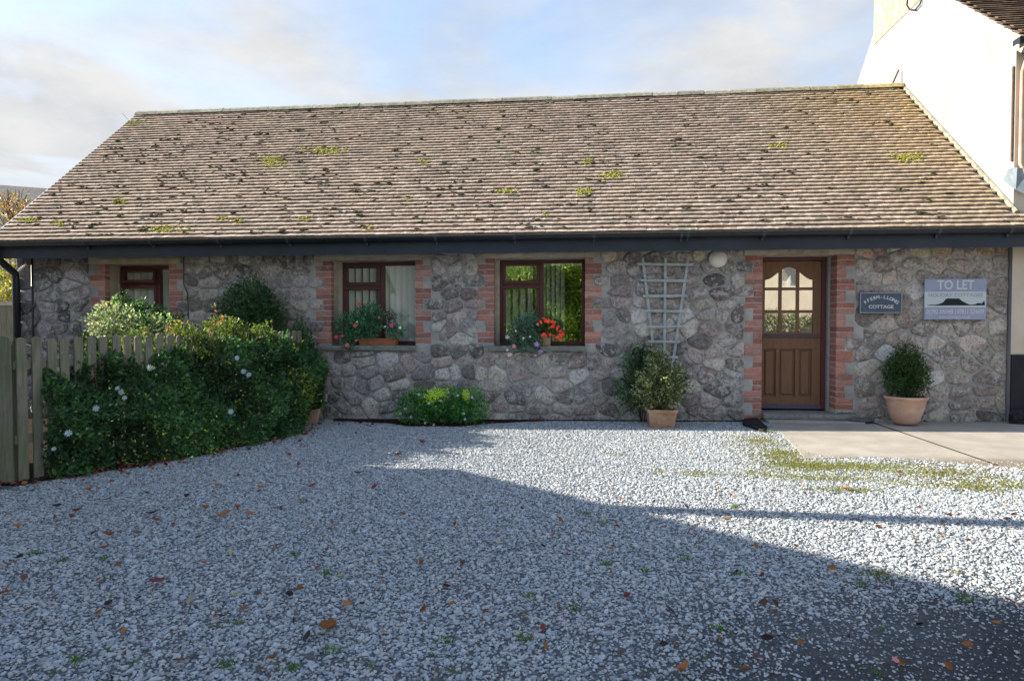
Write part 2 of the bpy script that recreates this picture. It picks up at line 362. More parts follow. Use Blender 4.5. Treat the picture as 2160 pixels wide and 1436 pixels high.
def lumps(name, P, S, mat, parent=None, sub=0, rough=.25, **kw):
    tv, tf = (ICO0, ICO1)[sub]; n = len(P); S = np.asarray(S); S = S[:, None] * np.array([1, 1, 1]) if S.ndim == 1 else S
    v = tv[None] * (1 + RNG.uniform(-rough, rough, (n, len(tv), 1))) * S[:, None, :] + np.asarray(P)[:, None, :]
    F = (tf[None] + (np.arange(n) * len(tv))[:, None, None]).reshape(-1, 3)
    return ob(name, npmesh(name, v.reshape(-1, 3), F, np.ones((n * len(tv), 3)), mat, sub > 0), parent, **kw)
def gn(x, y, z=0, s=1.): return mnoise.noise(Vector((x * s, y * s, z * s)))

# ================================================================ GROUND
xs = sorted(set([-400, -120, -50, -25] + [round(-14 + i * .5, 3) for i in range(57)] + [20, 30, 60, 140, 400]))
ys = sorted(set([-400, -120, -50, -25] + [round(-12 + i * .5, 3) for i in range(57)] + [22, 40, 90, 200, 700]))
mb = MB(); nx = len(xs)
mb.add([(x, y, gz(x, y)) for y in ys for x in xs], [(j * nx + i, j * nx + i + 1, (j + 1) * nx + i + 1, (j + 1) * nx + i) for j in range(len(ys) - 1) for i in range(nx - 1)])
mb.obj('ground', 'bed', smooth=True, kind='structure')

# concrete slab: two bays with an open joint between them
def slab_outline(pts, name):
    mb = MB(); n = len(pts)
    top = [(x, y, gz(x, y) + .009) for x, y in pts]; bot = [(x, y, gz(x, y) - .08) for x, y in pts]
    mb.add(top + bot, [tuple(range(n))] + [(i, i + n, (i + 1) % n + n, (i + 1) % n) for i in range(n)])
    return mb.obj(name, 'concrete', kind='structure')
slab_outline([(2.16, 6.68), (2.5, 6.72), (2.91, 6.79), (3.2, 6.70), (3.43, 6.60), (3.76, 6.42), (3.762, 9.19), (2.40, 9.19), (2.41, 8.5)], 'pavement_slab')
slab_outline([(3.778, 6.41), (3.95, 6.32), (4.6, 6.15), (5.6, 6.0), (7.2, 5.9), (12.5, 5.8), (12.5, 9.10), (5.5, 9.10), (5.49, 9.19), (3.78, 9.19)], 'pavement_slab')

mb = MB(); mb.add([(3.758, 6.45, gz(3.77, 6.45) + .013), (3.782, 6.45, gz(3.77, 6.45) + .013), (3.782, 9.18, gz(3.77, 9.18) + .013), (3.758, 9.18, gz(3.77, 9.18) + .013)], [(0, 1, 2, 3)]); mb.obj('slab_joint', 'soil', kind='structure')
# ================================================================ COTTAGE
YW = 9.2; XL, XR = -8.60, 5.462; ZT = 2.40; REC = .30
WIN = dict(w1=(-7.15, -6.12, .98, 2.205), w2=(-3.63, -2.38, 1.0, 2.225), w3=(-1.26, .02, 1.0, 2.235))
DOOR = (2.39, 3.35, .02, 2.235)
cottage = thing('cottage', (-1.6, 12.2, 0), 'long low rubble stone cottage with mossy brown tiled roof and red brick window jambs', 'cottage')
opens = list(WIN.values()) + [DOOR]
# wall core: front faces round the openings, reveals, other sides
mb = MB()
gx = sorted({XL, XR} | {o[0] for o in opens} | {o[1] for o in opens}); gzz = sorted({-.35, ZT} | {o[2] for o in opens} | {o[3] for o in opens})
for i in range(len(gx) - 1):
    for j in range(len(gzz) - 1):
        x0, x1, z0, z1 = gx[i], gx[i + 1], gzz[j], gzz[j + 1]; cxm, czm = (x0 + x1) / 2, (z0 + z1) / 2
        if any(o[0] < cxm < o[1] and o[2] < czm < o[3] for o in opens): continue
        mb.add([(x0, YW, z0), (x1, YW, z0), (x1, YW, z1), (x0, YW, z1)], [(0, 1, 2, 3)])
        mb.add([(x0, YW + .42, z0), (x1, YW + .42, z0), (x1, YW + .42, z1), (x0, YW + .42, z1)], [(3, 2, 1, 0)])
mb.add([(XL, YW, -.35), (XL, 15.2, -.35), (XL, 15.2, 2.79), (XL, 12.2, 5.30), (XL, YW, ZT)], [(4, 3, 2, 1, 0)])
mb.add([(XR, YW, -.35), (XR, 15.2, -.35), (XR, 15.2, 2.79), (XR, 12.2, 5.30), (XR, YW, ZT)], [(0, 1, 2, 3, 4)])
mb.add([(XL, 15.2, -.35), (XR, 15.2, -.35), (XR, 15.2, 2.79), (XL, 15.2, 2.79)], [(3, 2, 1, 0)])
mb.obj('wall', 'mortar', cottage)
for x0, x1, z0, z1 in opens:
    y0, y1 = YW, YW + .42; mb = MB()
    mb.add([(x0, y0, z0), (x0, y1, z0), (x0, y1, z1), (x0, y0, z1), (x1, y0, z0), (x1, y1, z0), (x1, y1, z1), (x1, y0, z1)], [(3, 2, 1, 0), (4, 5, 6, 7), (3, 7, 6, 2), (1, 5, 4, 0)])
    mb.obj('window_reveal' if z0 > .5 else 'door_reveal', 'plaster', cottage)
# room floor
mb = MB(); mb.box(XL + .01, XR - .01, YW + .43, 15.19, -.02, .10); mb.obj('floor_slab', 'interior', cottage)

# --- bricks of the jambs
BR = .0795; excl = []
brick_cols = [(.52, .225, .175), (.58, .27, .215), (.48, .20, .16), (.54, .28, .23), (.44, .20, .17), (.60, .31, .24)]
def jamb(xe, side, z0, z1, depth, phase=0):
    """toothed brick jamb; xe = opening edge, side -1 bricks lie to the left of it"""
    n = int((z1 - z0) / BR); z = z1 - n * BR
    for k in range(n):
        long_ = ((k + phase) // 2) % 2 == 0 or (k == 0 and z0 > .5 and False)
        w = (.222 if long_ else .112) + random.uniform(-.004, .006)
        a, b = (xe - w, xe) if side < 0 else (xe, xe + w)
        b0 = z + k * BR + .0075; b1 = z + (k + 1) * BR - .0075
        pr = YW - .007 + random.uniform(-.003, .003)
        colr = random.choice(brick_cols); f = random.uniform(.7, 1.18); colr = tuple(c * f for c in colr)
        m_ = MB(); e = -side * .004
        m_.cbox(min(a, a + 0) if side > 0 else a, b if side < 0 else b, pr, YW + depth, b0, b1, .005, colr, .0032)
        m_.v = [(x + (e if abs(x - xe) < .02 else 0), y, zz) for x, y, zz in m_.v]
        m_.obj('brick', 'brick', cottage)
    # rectangles the stones keep clear of
    k = 0
    while k < n:
        lg = ((k + phase) // 2) % 2 == 0; k2 = k
        while k2 < n and (((k2 + phase) // 2) % 2 == 0) == lg: k2 += 1
        w = .226 if lg else .117
        a, b = (xe - w, xe) if side < 0 else (xe, xe + w)
        excl.append((a, b, z + k * BR, z + k2 * BR)); k = k2
for n_, (x0, x1, z0, z1) in WIN.items():
    jamb(x0, -1, z0, z1, .10, random.choice((0, 1))); jamb(x1, 1, z0, z1, .10, random.choice((0, 1)))
jamb(DOOR[0], -1, .0, DOOR[3], .22, 1); jamb(DOOR[1], 1, .16, DOOR[3], .22, 0)
for o in opens: excl.append(o)
# lintels and sills
def rough_slab(name, x0, x1, y0, y1, z0, z1, mat, seg=12, amp=.012, parent=cottage):
    m_ = MB(); vs = []
    for i in range(seg + 1):
        x = x0 + (x1 - x0) * i / seg
        for (y, z) in ((y0, z0), (y0 - .006, (z0 + z1) / 2), (y0, z1), (y1, z1), (y1, z0)):
            vs.append((x, y + random.uniform(-amp, amp) * .6 * (y < y1), z + random.uniform(-amp, amp) * .6))
    fs = [(i * 5 + k, (i + 1) * 5 + k, (i + 1) * 5 + (k + 1) % 5, i * 5 + (k + 1) % 5) for i in range(seg) for k in range(5)]
    fs += [(0, 1, 2, 3, 4), tuple(seg * 5 + k for k in (4, 3, 2, 1, 0))]
    m_.add(vs, fs); return m_.obj(name, mat, parent)
for (x0, x1, z0, z1), zl in zip(opens, (2.335, 2.345, 2.35, 2.36)):
    rough_slab('lintel', x0 - .24, x1 + .20, YW - .03, YW + .30, z1 + .002, zl, 'lintel_stone', 18, .011)
    excl.append((x0 - .25, x1 + .21, z1, zl))
for k in ('w1', 'w2', 'w3'):
    x0, x1, z0, z1 = WIN[k]
    rough_slab('sill', x0 - .12, x1 + .01, YW - .075, YW + REC + .02, z0 - .062, z0 + .004, 'sill_slate', 14, .008)
    excl.append((x0 - .13, x1 + .02, z0 - .068, z0 + .01))
rough_slab('threshold', DOOR[0] + .004, DOOR[1] + .21, YW - .13, YW + REC, .052, .118, 'sill_slate', 8, .004)
excl.append((DOOR[0], DOOR[1] + .25, -.1, .12))

# --- rubble stones: cells grown round scattered seeds, kept clear of bricks and openings
AS = 1.15   # stones are wider than tall
seeds = []
z = -.10; row = 0
while z < 2.42:
    rh = random.uniform(.105, .20); x = XL - random.uniform(0, .2)
    while x < XR + .1:
        w = random.choice((random.uniform(.13, .22), random.uniform(.22, .36), random.uniform(.34, .54)))
        px_, pz_ = x + w / 2, z + rh / 2 + random.uniform(-.042, .042)
        seeds.append((px_ + random.uniform(-.03, .03), pz_)); x += w
    z += rh; row += 1
for x_ in np.arange(XL, XR, .27): seeds.append((x_ + random.uniform(-.08, .08), 2.325 + random.uniform(-.012, .012)))
def inrect(p, r, g=0): return r[0] - g < p[0] < r[1] + g and r[2] - g < p[1] < r[3] + g
seeds = [p for p in seeds if XL + .03 < p[0] < XR - .03 and p[1] < 2.36 and not any(inrect(p, r, .015) for r in excl)]
keep = []
for p in seeds:
    if all(math.hypot(p[0] - q[0], (p[1] - q[1]) * AS) > .09 for q in keep): keep.append(p)
seeds = keep
def clip(poly, nx_, nz_, c_):
    out = []
    for i in range(len(poly)):
        a, b = poly[i], poly[(i + 1) % len(poly)]
        da, db = nx_ * a[0] + nz_ * a[1] - c_, nx_ * b[0] + nz_ * b[1] - c_
        if da <= 0: out.append(a)
        if (da < 0) != (db < 0) and da != db:
            t = da / (da - db); out.append((a[0] + (b[0] - a[0]) * t, a[1] + (b[1] - a[1]) * t))
    return out
def area(p): return abs(sum(p[i][0] * p[(i + 1) % len(p)][1] - p[(i + 1) % len(p)][0] * p[i][1] for i in range(len(p)))) / 2
stone_pal = [((.205, .190, .182), 4), ((.228, .188, .186), 3), ((.170, .160, .163), 3), ((.25, .228, .195), 1.8), ((.30, .285, .26), 1.5), ((.135, .128, .135), 1.5), ((.205, .158, .155), 1.3), ((.36, .35, .325), .6)]
def stone_mesh(poly, hgt, colr):
    n0 = len(poly); pts = poly
    for rk_ in (.08 + random.random() * .12, .22):   # round the corners
        q = []
        for i in range(len(pts)):
            a, b = pts[i], pts[(i + 1) % len(pts)]
            w0 = 1 - rk_; q += [(a[0] * w0 + b[0] * rk_, a[1] * w0 + b[1] * rk_), (a[0] * rk_ + b[0] * w0, a[1] * rk_ + b[1] * w0)]
        pts = q
    # resample to 16
    per = [0]
    for i in range(len(pts)): per.append(per[-1] + math.dist(pts[i], pts[(i + 1) % len(pts)]))
    out = []; L = per[-1]; k = 0
    for q in range(16):
        t = L * q / 16
        while per[k + 1] < t: k += 1
        f = (t - per[k]) / max(per[k + 1] - per[k], 1e-6); a, b = pts[k % len(pts)], pts[(k + 1) % len(pts)]
        out.append((a[0] + (b[0] - a[0]) * f, a[1] + (b[1] - a[1]) * f))
    cx_ = sum(p[0] for p in out) / 16; cz_ = sum(p[1] for p in out) / 16; sd_ = random.random() * 99
    wob = [1 + .13 * gn(p[0], p[1], sd_, 10) + .10 * gn(p[0], p[1], sd_, 26) for p in out]
    out = [(cx_ + (p[0] - cx_) * w_, cz_ + (p[1] - cz_) * w_) for p, w_ in zip(out, wob)]
    tx, tz = random.uniform(-.09, .09), random.uniform(-.10, .16); vs = []
    for sc, h in ((1.0, -.012), (.97, .62), (.88, .93), (.45, 1.0)):
        for p in out:
            x, zz = cx_ + (p[0] - cx_) * sc, cz_ + (p[1] - cz_) * sc
            hh = (hgt * h if h > 0 else h)
            if h > 0: hh += (tx * (x - cx_) + tz * (zz - cz_)) * .8 + gn(x, zz, sd_, 9) * hgt * .35
            vs.append((x, YW - max(hh, .001 if h > 0 else -1), zz))
    vs.append((cx_, YW - hgt * 1.02, cz_)); fs = []
    for r_ in range(3):
        for i in range(16): fs.append((r_ * 16 + i, r_ * 16 + (i + 1) % 16, (r_ + 1) * 16 + (i + 1) % 16, (r_ + 1) * 16 + i))
    for i in range(16): fs.append((48 + i, 48 + (i + 1) % 16, 64))
    m_ = MB(); m_.add(vs, fs, colr); return m_
stones = []
for i, p in enumerate(seeds):
    poly = [(XL, -.3), (XR, -.3), (XR, 2.385), (XL, 2.385)]
    g_ = random.choice((random.uniform(.001, .006), random.uniform(.004, .014)))
    for j, q in enumerate(seeds):
        if i == j: continue
        dx, dz = q[0] - p[0], (q[1] - p[1]) * AS
        if dx * dx + dz * dz > 1.3: continue
        nx_, nz_ = dx, dz * AS; c_ = nx_ * (p[0] + q[0]) / 2 + nz_ * (p[1] + q[1]) / 2; L = math.hypot(nx_, nz_)
        poly = clip(poly, nx_ / L, nz_ / L, c_ / L - g_)
        if len(poly) < 3: break
    if len(poly) < 3: continue
    for r in excl:
        bx = (min(a[0] for a in poly), max(a[0] for a in poly), min(a[1] for a in poly), max(a[1] for a in poly))
        if bx[0] > r[1] or bx[1] < r[0] or bx[2] > r[3] or bx[3] < r[2]: continue
        m_ = [(r[0] - p[0], (1, 0, r[0] - .008)), (p[0] - r[1], (-1, 0, -r[1] - .008)), ((r[2] - p[1]) * 1.2, (0, 1, r[2] - .008)), ((p[1] - r[3]) * 1.2, (0, -1, -r[3] - .008))]
        poly = clip(poly, *max(m_)[1])
        if len(poly) < 3: break
    if len(poly) < 3 or area(poly) < .004: continue
    top = p[1] > 2.27
    c0 = random.choices([c for c, _ in stone_pal], [w for _, w in stone_pal])[0]
    if top and p[0] > -1: c0 = random.choice([(.33, .19, .10), (.38, .27, .14), (.28, .19, .13), (.42, .32, .18)])
    if p[0] > 3.6 and not top: c0 = tuple(a * .7 + b * .3 for a, b in zip(c0, (.27, .22, .16)))
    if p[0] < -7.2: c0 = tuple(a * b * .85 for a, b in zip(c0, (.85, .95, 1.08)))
    f = random.choice((random.uniform(.5, .85), random.uniform(.8, 1.15), random.uniform(1.1, 1.45))); c0 = tuple(c * f for c in c0)
    hg = random.uniform(.012, .038) * (.7 if p[0] > 3.6 else 1)
    hidden = (p[0] < -4.1 and p[1] < .95) or (p[1] < -.03) or (abs(p[0] + 1.95) < .45 and p[1] < .3)
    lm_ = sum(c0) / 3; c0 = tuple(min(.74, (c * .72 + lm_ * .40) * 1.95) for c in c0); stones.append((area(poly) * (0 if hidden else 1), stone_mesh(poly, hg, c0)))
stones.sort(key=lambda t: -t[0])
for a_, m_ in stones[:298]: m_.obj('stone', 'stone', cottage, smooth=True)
mb = MB()
for a_, m_ in stones[298:]: mb.add(m_.v, m_.f); mb.c[-len(m_.v):] = m_.c
mb.obj('stone', 'stone', cottage, smooth=True, kind='stuff', label='smaller and half hidden rubble stones')

# --- roof
RO = Vector((0, 8.83, 2.505)); RA = math.atan2(5.42 - 2.505, 12.2 - 8.83)
RU = Vector((0, math.cos(RA), math.sin(RA))); RN = Vector((0, -math.sin(RA), math.cos(RA))); RLEN = math.hypot(5.42 - 2.505, 12.2 - 8.83)
def RP(x, s_, h=0): return Vector((x, RO.y, RO.z)) + RU * s_ + RN * h
VX0, VX1 = -8.70, 5.452
mb = MB()
mb.add([RP(VX0 + .03, .02, -.06), RP(5.45, .02, -.06), RP(5.45, RLEN, -.06), RP(VX0 + .03, RLEN, -.06), RP(VX0 + .03, .02, .0), RP(5.45, .02, .0), RP(5.45, RLEN, .0), RP(VX0 + .03, RLEN, .0)],
       [(3, 2, 1, 0), (4, 5, 6, 7), (0, 1, 5, 4), (0, 4, 7, 3), (1, 2, 6, 5)])
bk = lambda x, y, z: (x, y, z)
mb.add([(VX0, 12.2, 5.42), (VX1, 12.2, 5.42), (VX1, 15.6, 2.45), (VX0, 15.6, 2.45)], [(0, 1, 2, 3)], (.2, .16, .13))
mb.obj('roof', 'tile', cottage)
tile_pal = [(.34, .292, .255), (.36, .308, .268), (.31, .262, .232), (.38, .332, .292), (.31, .282, .245), (.36, .296, .262), (.28, .255, .23)]
TWD, GA = .1655, .0995
def tile_geo(colr):
    """a plain tile in its own frame: x across, y up the slope, z off the roof"""
    L, t = .145, .024; m_ = MB(); vs = []
    for yy, h in ((0, .044), (L, .004)):
        for xx, cb in ((-TWD / 2 + .0016, 0), (0, .0035), (TWD / 2 - .0016, 0)):
            vs += [(xx, yy, h + cb), (xx, yy, h + cb - t)]
    fs = [(0, 2, 8, 6), (2, 4, 10, 8), (0, 1, 3, 2), (2, 3, 5, 4), (0, 6, 7, 1), (4, 5, 11, 10), (1, 7, 9, 3), (3, 9, 11, 5)]
    m_.add(vs, fs, colr); return m_
tmesh = []
for i in range(14):
    c0 = random.choice(tile_pal); f = random.uniform(.84, 1.16) * 1.26; c0 = (c0[0] * 1.0, c0[1] * .985, c0[2] * .95); g_ = tile_geo(tuple(c * f for c in c0)); tmesh.append((g_, g_.mesh('tile', 'tile')))
Rm = Matrix(((1, 0, 0), (0, RU.y, RN.y), (0, RU.z, RN.z)))
nrow = int(RLEN / GA) ; cnt = 0; mb = MB()
for r_ in range(nrow):
    s_ = r_ * GA; off = 0 if r_ % 2 else TWD / 2; yy = RP(0, s_).y
    xe = 6.35 if yy + .10 < 9.10 else VX1
    x = VX0 + TWD / 2 + off - TWD / 2 * (off > 0) * 0
    if off: # half tile closes the verge
        x = VX0 + TWD
    k = 0
    first = True
    xx_list = ([VX0 + TWD / 4 + .04] if off else [])
    while x + TWD / 2 <= xe + .06: xx_list.append(x); x += TWD
    wav = lambda X: .006 * gn(X, r_ * .3, 0, .9) + .004 * gn(X, r_, 5, 2.5)
    for xi, X in enumerate(xx_list):
        g_, me = random.choice(tmesh)
        hb = .0 + (.0012 if (xi == 0 and off) else 0)
        P_ = RP(X, s_ + random.uniform(-.0035, .0035) + wav(X), random.uniform(0, .004) + hb)
        rot = Matrix.Rotation(random.gauss(0, .010), 3, 'Z') @ Matrix.Rotation(random.gauss(0, .012), 3, 'Y')
        if cnt < 299:
            o = ob('tile', me, cottage); o.matrix_parent_inverse = Matrix.Translation(-Vector(cottage.location))
            o.matrix_basis = Matrix.Translation(P_) @ (Rm @ rot).to_4x4(); cnt += 1
        else:
            A = Rm @ rot; mb.add([P_ + A @ Vector(v) for v in g_.v], g_.f, g_.c[0])
mb.obj('tile', 'tile', cottage, kind='stuff', label='upper courses of plain roof tiles')
# ridge tiles
x = VX0; k = 0
while x < VX1 - .05:
    x2 = min(x + .45, VX1); m_ = MB(); vs = []; f = random.uniform(.75, 1.2)
    yc, zc = 12.2, 5.455 + .01 * gn(x, 0, 0, .7) + .004 * (k % 2)
    for X in (x + .004, x2 - .002):
        for rr in (.17, .154):
            for q in range(7):
                t = math.pi * (.12 + .76 * q / 6); vs.append((X, yc - math.cos(t) * rr, zc + .02 - .17 + math.sin(t) * rr))
    fs = [(q, q + 1, 14 + q + 1, 14 + q) for q in range(6)] + [(7 + q + 1, 7 + q, 21 + q, 21 + q + 1) for q in range(6)]
    fs += [(q + 1, q, 7 + q, 7 + q + 1) for q in range(6)] + [(14 + q, 14 + q + 1, 21 + q + 1, 21 + q) for q in range(6)] + [(0, 14, 21, 7), (6, 13, 27, 20)]
    gold = max(0, (x - 2.6) / 3) ; m_.add(vs, fs, (f * 1.3 * (1 + gold * .35), f * 1.3 * (1 + gold * .12), f * 1.3 * (1 - gold * .35)))
    m_.obj('ridge_tile', 'ridge_clay', cottage, smooth=False); x = x2; k += 1
mb = MB()
mb.add([RP(VX0, 0, .0), RP(VX0, RLEN, .0), RP(VX0, RLEN, -.18), RP(VX0, 0, -.18), RP(VX0 - .025, 0, .0), RP(VX0 - .025, RLEN, .0), RP(VX0 - .025, RLEN, -.18), RP(VX0 - .025, 0, -.18)],
       [(0, 1, 5, 4), (4, 5, 6, 7), (1, 0, 3, 2), (0, 4, 7, 3), (3, 7, 6, 2), (1, 2, 6, 5)])
mb.obj('bargeboard', 'fascia_paint', cottage)
mb = MB(); mb.add([RP(VX0 - .03, -.01, .028), RP(VX0 - .03, RLEN, .028), RP(VX0 + .008, RLEN, .034), RP(VX0 + .008, -.01, .034), RP(VX0 - .03, -.01, .002), RP(VX0 - .03, RLEN, .002)], [(0, 3, 2, 1), (0, 1, 5, 4)])
mb.obj('verge_clip', 'zinc', cottage)
mb = MB(); mb.tube([RP(5.462, .3, .03), RP(5.462, 2.2, .034), RP(5.462, RLEN, .03)], .034, 8, (1, 1, 1)); mb.obj('mortar_fillet', 'ridge_clay', cottage)
# moss
P_ = []; S_ = []
def on_roof(px, py):   # point of the roof plane seen at a pixel
    x, y, u = _ray(px, py); n_ = RN; o_ = Vector((0, 0, CAMZ)); d = Vector((x, y, u)); t = (RP(0, 0) - o_).dot(n_) / d.dot(n_); return o_ + d * t
for k in range(5200):
    X = random.uniform(VX0 + .1, VX1 - .1); s_ = random.uniform(.05, RLEN - .1)
    dens = .75 if X < -4 else (.58 if X < -1 else .30 if X < 2 else .22)
    dens *= .12 + 1.5 * max(0, .42 + gn(X, s_, 3, .9) + .5 * gn(X, s_, 8, 2.6))
    if random.random() > dens * .62: continue
    s_ = round(s_ / GA) * GA - .004; sz = random.choice((.5, .6, .8, 1, 1.3, 1.5))
    for q in range(random.choice((1, 2, 3, 4)) if sz > .6 else 1):
        P_.append(tuple(RP(X + random.gauss(0, .02) * sz, s_ + random.uniform(-.002, .03) * sz, .042))); r_ = random.uniform(.006, .015) * sz; S_.append((r_ * random.uniform(1.2, 2.4), r_ * 1.1, r_ * .7))
lumps('moss', P_, np.array(S_), 'moss_dark', cottage, 1, .3, kind='stuff', label='dark tufts of moss on the roof tiles')
P_ = []; S_ = []
for px, py, rx, ry, n_ in [(285, 262, 22, 5, 60), (575, 344, 24, 10, 130), (690, 322, 36, 6, 110), (1238, 346, 9, 6, 22), (1291, 374, 17, 6, 70), (1232, 409, 16, 6, 60), (1072, 408, 17, 4, 45), (1915, 338, 26, 8, 110), (1640, 312, 18, 5, 30),
                            (65, 467, 20, 5, 60), (350, 488, 34, 6, 110), (470, 466, 12, 4, 25), (258, 431, 14, 5, 40), (895, 345, 10, 6, 14), (128, 476, 12, 5, 30), (860, 425, 8, 8, 14), (640, 465, 14, 4, 24), (500, 470, 10, 5, 16), (780, 486, 10, 4, 20), (1150, 458, 8, 3, 8)]:
    for k in range(int(n_ * 1.6)):
        a = random.gauss(0, .62), random.gauss(0, .62); q = on_roof(px + a[0] * rx, py + a[1] * ry)
        if q.y > 12.1 or q.y < 8.84 or q.x < VX0: continue
        P_.append(tuple(q + RN * .035)); r_ = random.uniform(.005, .017); S_.append((r_ * 1.5, r_, r_ * .8))
lumps('moss', P_, np.array(S_), 'moss_bright', cottage, 1, .3, kind='stuff', label='bright yellow green moss patches on the roof')
# stray grass stems at the verge
mb = MB(); mb.tube([RP(-8.69, 4.1, 0), RP(-8.73, 4.1, .10), RP(-8.78, 4.12, .17)], .003, 5); mb.obj('weed_stem', 'bark', cottage)
mb = MB(); a = Vector((5.30, 12.18, 5.44)); mb.tube([a, a + Vector((.07, .02, .15)), a + Vector((.12, .02, .27))], .014, 6); mb.obj('vent_pipe', 'bark', cottage)
# fascia, soffit, gutter
mb = MB(); mb.box(VX0, 6.4, 8.865, 8.885, 2.272, 2.47); mb.obj('fascia', 'fascia_paint', cottage)
mb = MB(); mb.box(VX0, 5.46, 8.885, 9.20, 2.372, 2.386); mb.obj('soffit', 'fascia_paint', cottage)
def gut_prof(r=.058, t=.004, lip=True):
    pts = [(-math.cos(a) * r, -math.sin(a) * r) for a in [math.pi * i / 10 for i in range(11)]]
    pin = [(-math.cos(a) * (r - t), -math.sin(a) * (r - t)) for a in [math.pi * i / 10 for i in range(10, -1, -1)]]
    if lip: pts = [(-r - .007, .004), (-r - .007, -.010), (-r, -.014)] + pts[2:]
    return pts + pin
def extr(prof, x0, x1, yc, zc):
    n = len(prof); m_ = MB(); m_.add([(x0, yc + a, zc + b) for a, b in prof] + [(x1, yc + a, zc + b) for a, b in prof],
        [(i, (i + 1) % n, (i + 1) % n + n, i + n) for i in range(n)]); return m_
GY, GZ = 8.795, 2.492
mb = extr(gut_prof(), VX0 - .05, 6.4, GY, GZ)
mb.poly([(0, 0)] * 3, 0, 0)if False else None
gut = mb.obj('gutter', 'black_plastic', cottage, smooth=False)
for px in (175, 315, 458, 605, 770, 918, 1085, 1253, 1438, 1452, 1612, 1795, 1983, 2135):
    X = W(px, 505, 8.74)[0]; wd = .018
    m_ = extr(gut_prof(.066, .009), X - wd, X + wd, GY, GZ)
    m_.box(X - .010, X + .010, GY + .03, 8.866, GZ - .10, GZ - .02)
    m_.obj('gutter_bracket', 'bracket_plastic', gut)
m_ = MB(); m_.lathe([(0, 0), (.001, 0)], (0, 0, 0), 3)
m_ = MB(); m_.poly([(-.02, -.058), (.0, -.058), (.0, .0), (-.02, .0)], 0, 0) if False else None
# downpipe with swan neck at the left corner
X = -8.54; mb = MB()
mb.tube([(X - .08, GY, GZ - .05), (X - .08, GY, GZ - .14), (X - .02, 8.95, GZ - .30), (X, 9.11, GZ - .42), (X, 9.12, GZ - .52), (X, 9.12, -.15)], .052, 12)
mb.obj('downpipe', 'black_plastic', cottage, smooth=True)
mb = MB(); mb.tube([(X + .23, 9.165, 2.36), (X + .22, 9.165, -.15)], .014, 8); mb.obj('waste_pipe', 'black_plastic', cottage, smooth=True)
mb = MB(); mb.tube([(-5.86, 9.155, 2.3), (-5.86, 9.15, 1.9), (-5.80, 9.15, 1.75), (-5.79, 9.15, .9)], .009, 6); mb.obj('wall_cable', 'black_plastic', cottage)

